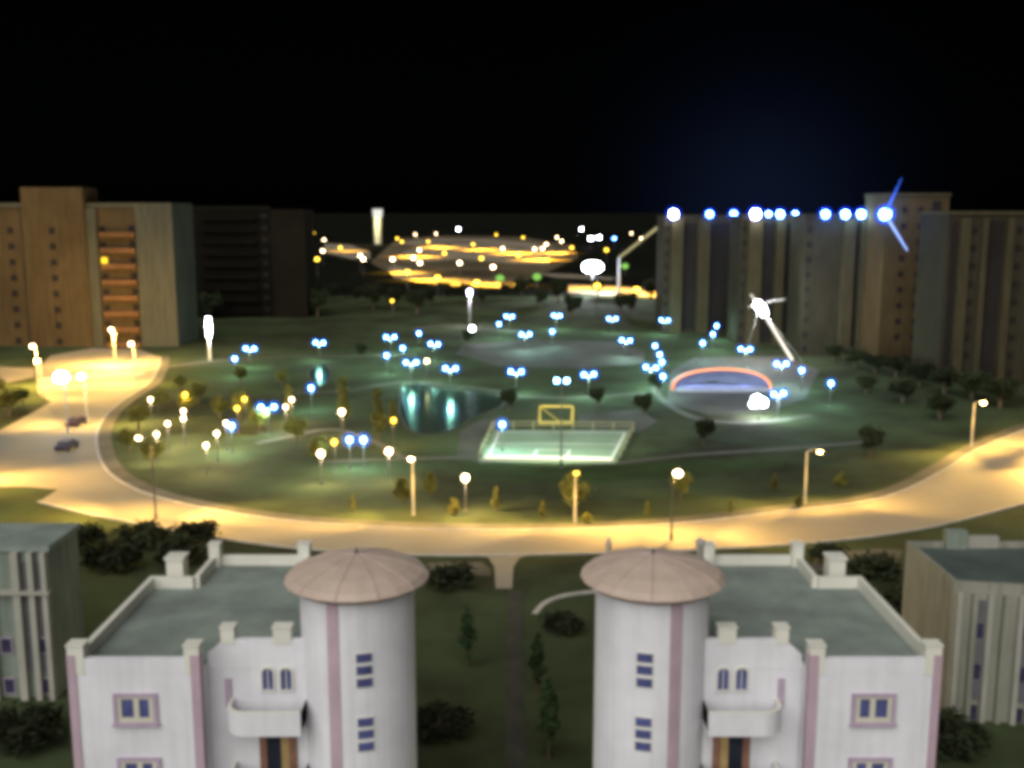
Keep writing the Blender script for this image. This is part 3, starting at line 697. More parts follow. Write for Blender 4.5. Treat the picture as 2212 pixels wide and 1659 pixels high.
warm = [('W',325,863,'warm lamp nearest the junction, top of the left line of warm lamps'),
 ('W',362,915,'warm lamp in the left line, between the elongated lamp and the lowest two'),
 ('W',338,938,'second lowest warm lamp of the left line beside the junction'),
 ('W',396,888,'upper of two stacked warm lamps at the right end of the left line'),
 ('W',396,904,'lower of two stacked warm lamps at the right end of the left line'),
 ('A',400,852,'dim amber lamp in a tree top above the two stacked warm lamps'),
 ('W',468,936,'warm lamp in the middle line, just below a blue white lamp'),
 ('W',445,962,'warm lamp at the lower end of the middle line of lamps'),
 ('W',488,914,'warm lamp touching the left of a blue white lamp'),
 ('A',512,882,'dim amber lamp, lower of two above the middle line of lamps'),
 ('A',528,862,'dim amber lamp, upper of two above the middle line of lamps'),
 ('W',617,879,'warm lamp, lower of two right of the twin blue lamp'),
 ('W',630,863,'warm lamp, upper of two right of the twin blue lamp'),
 ('M',738,890,'bright warm lamp in front of an orange lit poplar'),
 ('M',693,980,'bright warm lamp under yellow leaves, lowest left of the pond'),
 ('A',722,955,'dim amber lamp between yellow leaves and the two blue lamps'),
 ('M',840,975,'bright warm lamp just left of the front street lamp'),
 ('A',850,908,'dim amber lamp on the pond\'s near left bank'),
 ('D',922,780,'pinkish warm lamp between two twin lamps at the pond\'s back edge'),
 ('M',1005,1032,'warm lamp alone on the lawn between the street lamp and the court'),
 ('B',1020,710,'soft white ground lamp on the pale path below a tall white lamp')]
for k, X, Y, lab in warm: park_lamp(k, X, Y, lab, WARMG, 0.2)

# ------------------------------------------------------------------ street lamps and other tall lamps
def street_lamp(base, h, arm, label, glow, col, power, group='street lamps along the front road', r=0.32, rz=0.0, lit=True, stretch=3.0, size=86, polem='galv', name='street_lamp', pt=0.0, wing=13.0):
    t = thing(name, label, 'street lamp', (base.x, base.y, 0), group)
    ax, ay = arm
    m = MB(); m.tube((0,0,0), (0,0,0.8), 0.2, 0.16); m.tube((0,0,0.8), (0,0,h-0.4), 0.13, 0.09); m.build('pole', polem, t)
    m = MB(); m.path([(0,0,h-0.4), (ax*0.3, ay*0.3, h), (ax, ay, h+0.12)], 0.06); m.build('arm', polem, t)
    m = MB(); m.box(ax-0.3, ax+0.3, ay-0.22, ay+0.22, h+0.12, h+0.3); hd = m.build('lamp_head', 'metal', t)
    m = MB(); m.ball((ax, ay, h+0.02), r, r*0.75); m.build('lamp_bowl', glow, t, smooth=True)
    if lit:
        if stretch:
            spot('street_light', (ax, ay, h-0.4), (ax, ay, 0), power*0.30, col, size, 0.9, stretch, rz, 0.25, t)
            for sg in (-1, 1):
                dx, dy = math.cos(rz)*sg, math.sin(rz)*sg
                spot('street_light', (ax, ay, h-0.4), (ax+dx*wing, ay+dy*wing, 0), power*0.88, col, 70, 0.9, None, 0, 0.25, t)
        if pt: point('street_light', (ax, ay-0.5, h-0.6), pt, col, 0.3, t)
    return t
def flat(X, Y): p = P(X, Y); return p
street_lamp(flat(893,1112), 6.9, (0, -1.6), 'street lamp on a lit orange pole by the road, left of the court', 'warm', SOD, 26000, pt=700, wing=10.0)
street_lamp(flat(1738,1086), 6.5, (1.1, -1.4), 'street lamp on a bent yellow pole, right half of the front road', 'sodium', SOD, 24000, rz=0.15, r=0.26, pt=700)
street_lamp(flat(1450,1168), 6.9, (0.7, 1.2), 'street lamp on a dark pole on the near kerb, before the right cone roof', 'warm', SOD, 24000, polem='metal', r=0.45, pt=900)
street_lamp(flat(337,1122), 9.2, (-1.6, 0.6), 'tall street lamp on a thin dark pole at the bend beside the junction', 'warm', SOD, 52000, polem='metal', size=95, stretch=2, pt=0)
street_lamp(flat(2098,965), 6.8, (0.6, -1.5), 'street lamp on the far side of the road near the right edge', 'sodium', SOD, 34000, rz=0.6, pt=1600)
street_lamp(flat(1242,1128), 6.0, (0, -1.5), 'street lamp half hidden behind a yellow lit tree below the court', 'amber', SOD, 22000, pt=500, r=0.3)
street_lamp(P(2290,1000), 7.0, (-1, -0.8), 'street lamp by the road just past the right edge', 'sodium', SOD, 60000, rz=0.9)
street_lamp(P(1905,1178), 7.0, (-0.4, 1.2), 'street lamp on the near kerb left of the notched pale wing', 'sodium', SOD, 0.001, lit=False) if False else None
JG = 'street lamps round the left junction'
for X, Y, z, lab, gl, pw, ptw in ((70,748,8,'upper of two stacked warm lamps at the far left edge','warm',30000,26000),
        (80,780,7,'lower dim amber lamp under another at the far left edge','sodium',20000,1500),
        (240,712,8,'warm street lamp in front of the brown tower\'s balconies','warm',16000,60000),
        (283,743,8,'warm street lamp at the foot of the pale end wall of the brown tower','warm',16000,8000),
        (175,813,8,'small white lamp right of the bright blue white junction floodlight','white',40000,0)):
    p = P(X, Y, z); street_lamp(Vector((p.x, p.y+1.2, 0)), z, (0, -1.2), lab, gl, SOD, pw, JG, 0.42, size=110, stretch=1.6, pt=ptw)
p = P(132, 815, 9)
t = street_lamp(Vector((p.x, p.y+1, 0)), 9, (0, -1), 'big blue white floodlight over the left junction', 'cool', (1.0, 0.72, 0.34), 90000, JG, 1.05, size=120, stretch=1.5, wing=20)
p = P(60, 1000, 8); street_lamp(Vector((p.x-34, p.y-6, 0)), 8, (1.2, 0), 'added unseen street lamp beyond the left edge of the junction', 'sodium', SOD, 110000, JG, size=130, stretch=2.2, wing=20)  # added out of view to fill the left road with light
q_ = P(150, 1010); street_lamp(Vector((q_.x-15, q_.y-9.5, 0)), 9, (0.8, 1.6), 'added unseen street lamp off the lower left of the junction', 'sodium', SOD, 70000, JG, r=0.3, size=130, stretch=1.6, wing=12)  # added lamp kept out of frame, lights the junction's lower left

# tall twin mast over the court
b = flat(1212, 1012); hz = Q(1212, 824, b.y).z
t = thing('light_mast', 'tall dark mast with two cool lamps standing in front of the sports court', 'light mast', (b.x, b.y, 0))
m = MB(); m.tube((0,0,0), (0,0,hz-0.1), 0.12, 0.07); m.build('pole', 'metal', t)
m = MB(); m.tube((-0.65,0,hz-0.1), (0.65,0,hz-0.1), 0.05); m.build('arm', 'metal', t)
for sx in (-0.65, 0.65):
    m = MB(); m.ball((sx,0,hz+0.1), 0.28); m.build('lamp_bowl', 'cool', t, smooth=True)
spot('mast_light', (0, 0.3, hz-0.4), (0, 14, 0), 22000, (0.85, 1.0, 0.80), 105, 0.7, parent=t)

# white light column on the far left lawn
b = flat(454, 778); z1 = Q(452, 686, b.y).z; z0 = Q(452, 726, b.y).z
t = thing('light_column', 'slender pole with tall glowing white head, between the brown tower and pond', 'light column', (b.x, b.y, 0))
m = MB(); m.tube((0,0,0), (0,0,z0), 0.3, 0.2); m.build('pole', 'stone', t)
m = MB(); m.tube((0,0,z0), (0,0,(z0+z1)/2), 0.3, 0.52, 12); m.tube((0,0,(z0+z1)/2), (0,0,z1), 0.52, 0.3, 12); m.build('lamp_head', M['white'], t)
point('column_light', (0,-1.2,z0-0.2), 2500, (.9, .95, 1), 0.4, t)
# tall white lamp behind the plaza path
b = flat(1015, 704); hz = Q(1010, 633, b.y).z
t = thing('light_mast', 'tall lamp with violet white head behind the pale park path', 'light mast', (b.x, b.y, 0))
m = MB(); m.tube((0,0,0), (0,0,hz-0.4), 0.16, 0.1); m.build('pole', 'galv', t)
m = MB(); m.ball((0,0,hz+0.2), 0.55, 0.85); m.build('lamp_head', emit('violet_lamp_glow', (0.6, 0.6, 1.0), 40), t, smooth=True)
point('mast_light', (0,-1.2,hz-1.2), 9000, (.85, .85, 1), 0.5, t)

# lamp cluster beside the stage, its flare streak built as a leaning mast
b = flat(1712, 778); y = b.y
top = Q(1622, 636, y); lampq = Q(1641, 663, y)
t = thing('leaning_flare_streak', 'dazzling lamp cluster with added leaning white flare streak, right of the stage', 'light mast', (b.x, b.y, 0)); O = (b.x, b.y, 0)  # slanting streak taken for lens flare, built as a glowing mast under the lamps
m = MB(); m.tube(b, lampq, 0.32, 0.26, 10); m.tube(lampq, top, 0.26, 0.12, 10); m.build('mast', 'flare_white', t, off=O)  # mast here is the flare streak given a solid glowing shape
m = MB()
for dx, dz, r_ in ((-0.6, 0.8, 0.7), (0.3, -0.3, 0.95), (0.9, -1.3, 0.75), (-0.2, 0.2, 0.8)): m.ball(lampq + Vector((dx, -0.4, dz)), r_)
m.build('lamp_cluster', 'white', t, off=O, smooth=True)
m = MB(); m.path([lampq + Vector((0, 0, 0)), lampq + Vector((2.6, 0, 1.4)), lampq + Vector((5.6, 0, 1.7))], 0.12); m.path([lampq, lampq + Vector((-2.4, 0, 0.2))], 0.1); m.build('crossarm', 'galv', t, off=O)
m = MB(); m.tube(lampq, Q(1606, 778, y+6), 0.05); m.tube(lampq, Q(1740, 790, y-4), 0.05); m.build('stay_cable', 'galv', t, off=O)
point('mast_light', lampq - Vector(O) + Vector((0, -2.5, -1.5)), 14000, (.9, .92, 1), 0.5, t)

# white floodlight before the stage
p = P(1640, 868, 3.0)
t = thing('floodlight', 'squat white floodlight in front of the stage\'s right end', 'floodlight', (p.x, p.y, 0))
m = MB(); m.tube((0,0,0), (0,0,2.3), 0.12); m.box(-0.7, 0.7, -0.15, 0.15, 2.2, 2.35); m.build('stand', 'metal', t)
m = MB(); m.ball((-0.35,0,3.2), 0.85); m.ball((0.6,0,2.85), 0.7); m.ball((-0.9,0,2.6), 0.55); m.build('lamp_head', 'white', t, smooth=True)
point('flood_light', (0,1.4,3.0), 7000, (.8, .85, 1), 0.5, t)

# arched stage
def stage():
    y = 197.0; c = Q(1558, 852, y); hw = Q(1664, 850, y).x - Q(1452, 850, y).x; hw /= 2; hh = Q(1558, 796, y).z - 0.2
    t = thing('stage_shell', 'low arched stage shell with orange lit rim and blue lit inside', 'stage', (c.x, y, 0))
    n, mm = 28, 10; m = MB(); v = []
    for j in range(mm+1):
        k_ = j/mm; dep = 8.0*math.sin(k_*math.pi/2); sc = math.cos(k_*math.pi/2*0.92)
        for i in range(n+1):
            a = math.pi*i/n; v.append((-hw*math.cos(a)*sc, dep, hh*(math.sin(a)**0.8 if math.sin(a) > 0 else 0)*sc))
    L_ = n+1; off_ = len(v)
    f = [(j*L_+i, j*L_+i+1, (j+1)*L_+i+1, (j+1)*L_+i) for j in range(mm) for i in range(n)]
    v2 = [(x*1.03, yy+0.15, z*1.03+0.02) for x, yy, z in v]
    m.add(v + v2, f + [tuple(k_+off_ for k_ in q) for q in f]); m.build('shell', 'shell', t, recalc=False)
    pts = [(-hw*math.cos(math.pi*i/n), -0.15, 0.1+hh*max(0, math.sin(math.pi*i/n))**0.8) for i in range(n+1)]
    m = MB(); m.path(pts, 0.17); m.build('rim_tube', 'neon_orange', t)
    m = MB(); m.prism([(-hw*0.97, -2.5), (hw*0.97, -2.5), (hw*0.9, 4), (-hw*0.9, 4)], 0, 0.5); m.build('stage_floor', 'shell', t)
    for sx in (-5, 0, 5): point('stage_light', (sx, 1.5, 3.0 if sx == 0 else 2.4), 420, (0.32, 0.45, 1.0), 0.3, t)
stage()

# sports court, its rails and lit step
court_px = [(1036,997),(1330,1002),(1368,930),(1066,928)]
c4 = [P(*p) for p in court_px]
m = MB(); m.sheet([(p.x, p.y) for p in c4], 0.03); struct(m.build('sports_court', 'court', recalc=False))
def cpt(u, v, z=0.035):
    a = c4[0].lerp(c4[1], u); b_ = c4[3].lerp(c4[2], u); p = a.lerp(b_, v); return Vector((p.x, p.y, z))
m = MB()
def cl(u0, v0, u1, v1, w=0.14):
    a, b_ = cpt(u0, v0), cpt(u1, v1); d = (b_-a).normalized(); n_ = Vector((-d.y, d.x, 0))*w
    m.add([a-n_, b_-n_, b_+n_, a+n_], [(0,1,2,3)])
for q in ((.05,.16,.95,.16),(.05,.92,.95,.92),(.05,.17,.05,.91),(.95,.17,.95,.91),(.06,.54,.94,.54),(.38,.17,.38,.36),(.62,.17,.62,.36),(.39,.36,.61,.36)): cl(*q)
struct(m.build('court_lines', 'line', recalc=False))
def rail(name, label, u0, v0, u1, v1, h, n, mt):
    a, b_ = cpt(u0, v0, 0), cpt(u1, v1, 0)
    t = thing(name, label, 'fence', a)
    m = MB()
    for z in (h, h*0.55): m.tube((0,0,z), (b_-a)+Vector((0,0,z)), 0.08, 0.08, 6)
    m.build('rail', mt, t)
    for i in range(n+1):
        q = (b_-a)*(i/n); m = MB(); m.tube(q, q+Vector((0,0,h+0.08)), 0.10, 0.10, 6); m.build('post', mt, t)
rail('court_fence', 'pale rail fence along the back edge of the sports court', 0, 1.0, 1, 1.0, 1.3, 7, 'rail_paint')
rail('court_fence', 'pale rail fence along the left edge of the sports court', -0.005, 0.03, -0.005, 0.97, 1.3, 5, 'rail_paint')
rail('court_fence', 'pale rail fence along the right edge of the sports court', 1.005, 0.03, 1.005, 0.97, 1.3, 5, 'rail_paint')
a, b_ = cpt(0.02, 0.05, 0), cpt(0.98, 0.05, 0)
t = thing('lit_step', 'long low step with glowing white strip along the front of the court', 'step', a)
m = MB(); d = (b_-a); n_ = Vector((-d.y, d.x, 0)).normalized()
m.add([Vector((0,0,0)), d, d+n_*0.9, n_*0.9] + [p+Vector((0,0,0.4)) for p in (Vector((0,0,0)), d, d+n_*0.9, n_*0.9)], [(3,2,1,0),(4,5,6,7),(0,1,5,4),(1,2,6,5),(2,3,7,6),(3,0,4,7)]); m.build('step', 'stone', t)
m = MB(); m.path([d*0.02+Vector((0,-0.1,0.42)), d*0.98+Vector((0,-0.1,0.42))], 0.09); m.build('light_strip', emit('strip_glow', (1.0, 0.97, 0.72), 2.4), t)
# yellow goal frame
y = P(1200, 916).y; x0 = Q(1166, 900, y).x; x1 = Q(1237, 900, y).x; zt = Q(1200, 878, y).z
t = thing('goal_frame', 'yellow rectangular goal frame with slanting brace behind the sports court', 'goal', ((x0+x1)/2, y, 0)); O = tuple(t.location)
m = MB(); m.path([(x0,y,0),(x0,y,zt),(x1,y,zt),(x1,y,0)], 0.13); m.tube((x0,y,0.15), (x1,y,0.15), 0.08); m.build('frame', 'yellow', t, off=O)
m = MB(); m.tube((x0,y,zt), (x0+(x1-x0)*0.6,y+1.6,0.1), 0.06); m.tube((x1,y,zt), (x1-0.2,y+1.6,0.1), 0.06); m.tube((x0+0.2,y+1.6,0.1), (x1-0.2,y+1.6,0.1), 0.05); m.build('brace', 'yellow', t, off=O)
spot('goal_light', (0, -7, 5), (0, 0, 1.5), 3500, (1, .85, .4), 50, 0.6, parent=t)

# ------------------------------------------------------------------ roof lights on the grey row
RG = 'blue lights on the roofs of the grey row'
def roof_light(X, y, big, label, glow, col):
    q = Q(X, 463, y-0.2); top = Q(0, 469, y).z + 0.6
    t = thing('roof_light', label, 'roof light', (q.x, y+0.2, top), RG)
    h = q.z - top
    r_ = {0: 0.6, 1: 0.85, 2: 1.15}[big]
    m = MB(); m.tube((0,0,0), (0,0,max(0.15, h-r_*0.6)), 0.08); m.box(-0.4, 0.4, -0.1, 0.1, 0, 0.1); m.build('bracket', 'metal', t)
    m = MB(); m.ball((0,-0.4,h), r_); hd = m.build('lamp_head', glow, t, smooth=True)
    m = MB(); m.ball((0,-0.4,h), r_*1.55+0.45); m.build('lamp_halo', 'halo_deep', hd, smooth=True)  # added glow shell imitating the halo round the roof light
    point('roof_point', (0, -2.4-r_, h-0.8), {0: 500, 1: 900, 2: 1200}[big], col, 0.4, t)
for X, y, big, lab, gl in ((1455,292,2,'big white floodlight at the left end of the blue roof lights','white'),
        (1533,292,1,'blue roof light, first to the right of the big left floodlight','blue'),
        (1585,292,1,'blue roof light on the left grey block\'s right corner','blue'),
        (1632,266,2,'big white roof floodlight third along the row, over a pale pier','white'),
        (1660,266,0,'small blue roof light just right of the second white floodlight','cool'),
        (1685,266,1,'blue white roof light at the middle of the middle grey block','cool'),
        (1718,266,0,'small blue roof light at the right end of the middle grey block','cool'),
        (1783,244,1,'blue roof light alone at the left of the right grey block','blue'),
        (1826,244,1,'blue white roof light above the left pale pier of the right grey block','cool'),
        (1860,244,1,'blue roof light above the right pale pier of the right grey block','cool'),
        (1912,230,2,'large blue roof beacon against the buff tower at the right end','blue')):
    roof_light(X, y, big, lab, gl, {'white': (.85, .9, 1), 'blue': BLUE, 'cool': (.3, .55, 1)}[gl])
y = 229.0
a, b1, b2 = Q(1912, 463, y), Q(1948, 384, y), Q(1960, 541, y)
t = thing('flare_streaks', 'slanting blue flare streaks added at the roof beacon beside the buff tower', 'flare streak', (a.x, y+0.8, a.z)); O = tuple(t.location)  # lens flare built as glowing tubes; no such frame on the roof
m = MB(); m.tube(a, a.lerp(b1, 0.55), 0.32, 0.12, 8); m.tube(a.lerp(b1, 0.55), b1, 0.12, 0.03, 8); m.build('upper_streak', 'flare_blue', t, off=O)
m = MB(); m.tube(a, b2, 0.3, 0.14, 8); m.build('lower_streak', emit('pale_blue_flare_glow', (0.3, 0.45, 1.0), 2.0), t, off=O)
point('flare_light', (-1.5, -4, 1), 500, BLUE, 0.5, t)

# ------------------------------------------------------------------ far settlement
M['far_lot'] = mat('far_lot', (0.11, 0.085, 0.05), scale=0.015, var=0.5, spec=0.05)
fl_ = MB(); fl_.sheet([g2(*p) for p in [(800,566),(860,515),(960,509),(1130,512),(1235,530),(1250,556),(1200,580),(1120,612),(900,606),(830,585)]], 0.075); struct(fl_.build('far_lot', 'far_lot', recalc=False))
def far_area(px, z): s_ = MB(); s_.sheet([g2(*p) for p in px], z); return struct(s_.build('far_road', 'farroad', recalc=False))
far_area([(838,580),(850,600),(940,614),(1090,622),(1140,620),(1090,610),(950,598),(880,580),(850,572)], 0.1)
far_area([(850,560),(880,540),(930,527),(1000,524),(1090,532),(1150,540),(1226,541),(1224,553),(1190,556),(1185,572),(1100,570),(1000,560),(900,568)], 0.1)
far_area([(1228,614),(1330,618),(1446,630),(1442,643),(1330,638),(1228,632)], 0.1)
far_area([(850,524),(940,515),(1060,516),(1150,525),(1200,534),(1150,537),(1000,521),(900,529)], 0.1)
far_area([(1150,590),(1230,592),(1330,600),(1320,606),(1200,600)], 0.1)
far_area([(700,525),(760,530),(800,545),(800,560),(760,560),(700,545)], 0.1)
FG = 'far street lamps of the lit settlement'
fproto = {}
def far_lamp(kind, X, Y, label, z=9.0, r=None):
    p = P(X, Y, z)
    key = (kind, z, r)
    if key not in fproto:
        gl, rr = {'w': ('warm', 0.8), 'W': ('white', 1.5), 'y': ('amber', 1.0), 'b': ('blue', 1.0), 'g': ('green_glow', 1.9)}[kind]
        rr = r or rr
        t = thing('far_lamp', label, 'street lamp', (p.x, p.y, 0), FG)
        m = MB(); m.tube((0,0,0), (0,0,z-rr*0.7), 0.2, 0.12, 6); m.build('pole', 'metal', t)
        m = MB(); m.ball((0,0,z), rr, rr*0.8, 10, 6); m.build('lamp_head', gl, t, smooth=True)
        fproto[key] = t; return t
    return dup(fproto[key], (p.x, p.y, 0), label, FG)
far = [('y',678,503,'top amber lamp of the small cluster right of the dark slab'),('w',700,518,'upper white lamp of the small cluster right of the dark slab'),
 ('w',697,542,'lower white lamp of the small cluster right of the dark slab'),('y',685,560,'lowest amber lamp of the small cluster right of the dark slab'),
 ('w',778,552,'white lamp alone below left of the floodlit pillar'),('w',785,560,'tiny white lamp touching the lone one below left of the pillar'),
 ('w',848,560,'white lamp at the left end of the lit orange plaza'),('y',858,515,'upper of two amber lamps just right of the floodlit pillar'),
 ('y',868,522,'lower of two amber lamps just right of the floodlit pillar'),('w',897,507,'warm lamp first in the top line right of the pillar'),
 ('w',942,505,'warm lamp second in the top line right of the pillar'),('W',990,495,'large greenish white lamp highest above the lit plaza'),
 ('y',1072,507,'single amber lamp right of the large highest lamp'),('w',1086,537,'white lamp inside the lit plaza\'s right half'),
 ('w',906,540,'white lamp inside the lit plaza\'s upper left'),('w',893,557,'upper of two close lamps at the lit plaza\'s lower left'),
 ('w',907,568,'lower of two close lamps at the lit plaza\'s lower left'),('w',993,568,'white lamp at the middle of the lit plaza\'s front edge'),
 ('w',1065,577,'white lamp on dark land between plaza and orange road'),('w',1155,538,'left lamp of the knot at the lit plaza\'s right end'),
 ('w',1172,537,'lower middle lamp of the knot at the lit plaza\'s right end'),('w',1180,528,'upper lamp of the knot at the lit plaza\'s right end'),
 ('w',1203,513,'upper of two lamps above the plaza\'s right end'),('w',1213,521,'lower of two lamps above the plaza\'s right end'),
 ('W',1256,495,'yellowish white lamp alone above the wide pale lights'),('W',1276,515,'left half of the wide pale double light above the white floodlight'),
 ('W',1294,513,'right half of the wide pale double light above the white floodlight'),('b',1327,515,'blue lamp between pale double light and slanting boom'),
 ('w',1364,504,'warm lamp left of the slanting boom\'s upper end'),('w',1385,515,'warm lamp touching the slanting boom'),
 ('w',1423,595,'warm lamp left of the grey row, above the right orange road'),('g',1080,601,'green light left of a brighter green one by the orange road'),
 ('g',1160,598,'bright green light on dark land above the orange road'),('g',1350,575,'yellow green light under the slanting boom'),
 ('y',925,522,'amber lamp between two warm ones on the lit plaza\'s upper edge'),('y',960,547,'amber lamp inside the lit plaza, left of its middle'),
 ('y',1022,528,'amber lamp on the upper edge of the lit plaza'),('y',1040,558,'amber lamp inside the lit plaza, right of its middle'),('y',1120,552,'amber lamp inside the lit plaza toward its right end'),
 ('y',880,588,'amber lamp at the left end of the lower orange road'),('y',945,600,'amber lamp on the middle of the lower orange road'),('y',1030,611,'amber lamp near the right end of the lower orange road'),
 ('y',1290,618,'amber lamp at the left of the right orange road'),('y',1375,626,'amber lamp at the middle of the right orange road'),('y',735,535,'amber lamp between the small cluster and the pillar'),
 ('y',1235,535,'amber lamp between the lit plaza and the pale double light'),('y',1130,513,'small amber lamp far above the lit plaza\'s right half'),('y',1310,540,'small amber lamp left of the slanting boom'),
 ('y',847,650,'dim amber lamp alone on dark land below the settlement')]
for k, X, Y, lab in far: far_lamp(k, X, Y, lab, 5.0 if k == 'g' or Y > 640 else 9.0, 0.45 if Y > 640 else None)
for X, Y, pw in ((865,590,90e3),(920,606,110e3),(1000,614,60e3),(1080,616,90e3),(900,555,200e3),(950,535,300e3),(1040,540,250e3),(1110,548,300e3),(1170,562,260e3),(1205,547,200e3),(1270,623,40e3),(1320,628,45e3),(1400,636,50e3),(1430,638,30e3),(750,543,60e3)):
    p = P(X, Y, 0); spot('settlement_light', (p.x, p.y, 14), (p.x, p.y, 0), pw*2.2, (1.0, 0.54, 0.035), 115, 0.9, 1.6, 0, 0.8)
# dazzling floodlight and lit boom
p = P(1280, 577, 11)
t = thing('floodlight', 'dazzling white floodlight bank at the foot of the slanting boom', 'floodlight', (p.x, p.y, 0))
m = MB(); m.tube((0,0,0), (0,0,9.4), 0.35, 0.25); m.build('mast', 'metal', t)
m = MB(); m.ball((0,0,11), 4.1, 2.2, 20, 12); m.build('lamp_bank', 'white', t, smooth=True)
point('flood_light', (0, -6, 10), 90000, (.85, .92, 1), 1.0, t)
y = p.y
t = thing('crane', 'slanting yellow lit crane boom rising right of the white floodlight', 'crane', (Q(1338, 560, y).x, y, 0)); O = tuple(t.location)
a, b_ = Q(1338, 556, y), Q(1426, 487, y)
m = MB(); m.tube(Vector((a.x, y, 0)), a, 0.7, 0.5); m.build('tower', 'metal', t, off=O)
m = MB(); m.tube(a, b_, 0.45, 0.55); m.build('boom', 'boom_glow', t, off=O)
# floodlit pillar
p = P(817, 527); y = p.y; z0 = Q(817, 516, y).z; z1 = Q(817, 470, y).z; z2 = Q(817, 452, y).z
t = thing('floodlit_pillar', 'tall floodlit pillar with bright white cap on the far horizon', 'monument', (p.x, y, 0)); O = tuple(t.location)
m = MB(); m.cone((p.x, y), 3.6, 0, 3.9, z1, 16); m.build('shaft', 'stone', t, off=O)
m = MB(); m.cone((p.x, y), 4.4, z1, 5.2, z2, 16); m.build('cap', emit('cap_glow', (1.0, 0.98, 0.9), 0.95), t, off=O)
point('pillar_light', (-4, -14, 18), 14e3, (1, .9, .45), 1, t); point('pillar_light', (4, -14, 30), 14e3, (1, .9, .5), 1, t)

# ------------------------------------------------------------------ trees and shrubs
def crown_mesh(name, rx, rz, zc, n, leaf, seed, clumps, mt, cone=False):
    rnd = random.Random(seed); m = MB(); cs = []
    for _ in range(clumps):
        while True:
            v = Vector((rnd.uniform(-1, 1), rnd.uniform(-1, 1), rnd.uniform(-1, 1)))
            if 0.25 < v.length < 1: break
        k_ = (1.15 - 0.85*(v.z*0.5+0.5)) if cone else 1
        cs.append((Vector((v.x*rx*k_*0.8, v.y*rx*k_*0.8, zc+v.z*rz*0.88)), rnd.uniform(0.2, 0.42)))
    for _ in range(n):
        c, s_ = rnd.choice(cs)
        o = Vector((rnd.gauss(0, 1)*rx*s_*0.6, rnd.gauss(0, 1)*rx*s_*0.6, rnd.gauss(0, 1)*min(rx, rz)*s_*0.6))
        p = c + o; a = Vector((rnd.gauss(0,1), rnd.gauss(0,1), rnd.gauss(0,1))).normalized(); b = a.orthogonal().normalized(); b.rotate(Matrix.Rotation(rnd.uniform(0, 6.28), 3, a)); c2 = a.cross(b)
        l = leaf*rnd.uniform(0.6, 1.3)
        m.add([p-b*l, p-c2*l*0.55, p+b*l, p+c2*l*0.55], [(0,1,2,3)])
    return m
def tree_proto(kind):
    spec = {'round': (2.0, 1.7, 3.6, 1500, 0.24, 26, 'foliage', False), 'dark': (2.6, 2.4, 4.4, 1500, 0.34, 26, 'foliage_dark', False),
            'poplar': (1.15, 3.6, 4.6, 1400, 0.24, 26, 'foliage', True), 'column': (0.55, 1.35, 1.6, 900, 0.13, 16, 'foliage', True),
            'bush': (0.95, 0.75, 0.95, 800, 0.16, 16, 'foliage', False), 'cypress': (0.75, 2.7, 3.0, 1600, 0.2, 30, 'foliage_green', True), 'scrub': (1.6, 0.9, 1.2, 1000, 0.24, 20, 'foliage_dark', False)}[kind]
    rx, rz, zc, n, leaf, cl_, mt, cone = spec
    nm = {'round': 'round_tree', 'dark': 'dark_tree', 'poplar': 'poplar_tree', 'column': 'columnar_shrub', 'bush': 'round_shrub', 'scrub': 'scrub_bush', 'cypress': 'cypress_tree'}[kind]
    t = thing(nm, '', 'shrub' if kind in ('column', 'bush', 'scrub') else 'tree', (0, 0, 0))
    m = MB(); tr = rx*0.09
    m.tube((0,0,-0.05), (0.03,0,zc*0.6), tr*1.3, tr, 7); m.tube((0.03,0,zc*0.6), (0,0,zc+rz*0.5), tr, tr*0.3, 6)
    rnd = random.Random(kind)
    for i in range(5):
        a = 6.28*i/5+rnd.random(); z = zc*0.55+i*0.12*rz
        m.tube((0,0,z), (math.cos(a)*rx*0.6, math.sin(a)*rx*0.6, z+rz*0.5), tr*0.5, tr*0.15, 5)
    m.build('trunk', 'bark', t)
    crown_mesh('crown', rx, rz, zc, n, leaf, kind, cl_, mt, cone).build('crown', mt, t, recalc=False)
    return t
tproto = {}
def tree(kind, X, Y, label, sc=1.0, group=None):
    p = P(X, Y); 
    if kind not in tproto:
        t = tree_proto(kind); tproto[kind] = t; t.location = (p.x, p.y, 0); t.rotation_euler = (0, 0, random.uniform(0, 6)); t['label'] = label
        t.scale = (sc[0], sc[0], sc[1]) if isinstance(sc, tuple) else (sc, sc, sc)
        if group: t['group'] = group
        return t
    t = dup(tproto[kind], (p.x, p.y, 0), label, group, random.uniform(0, 6), sc)
    return t
VG = 'shrubs on the verge along the front road'
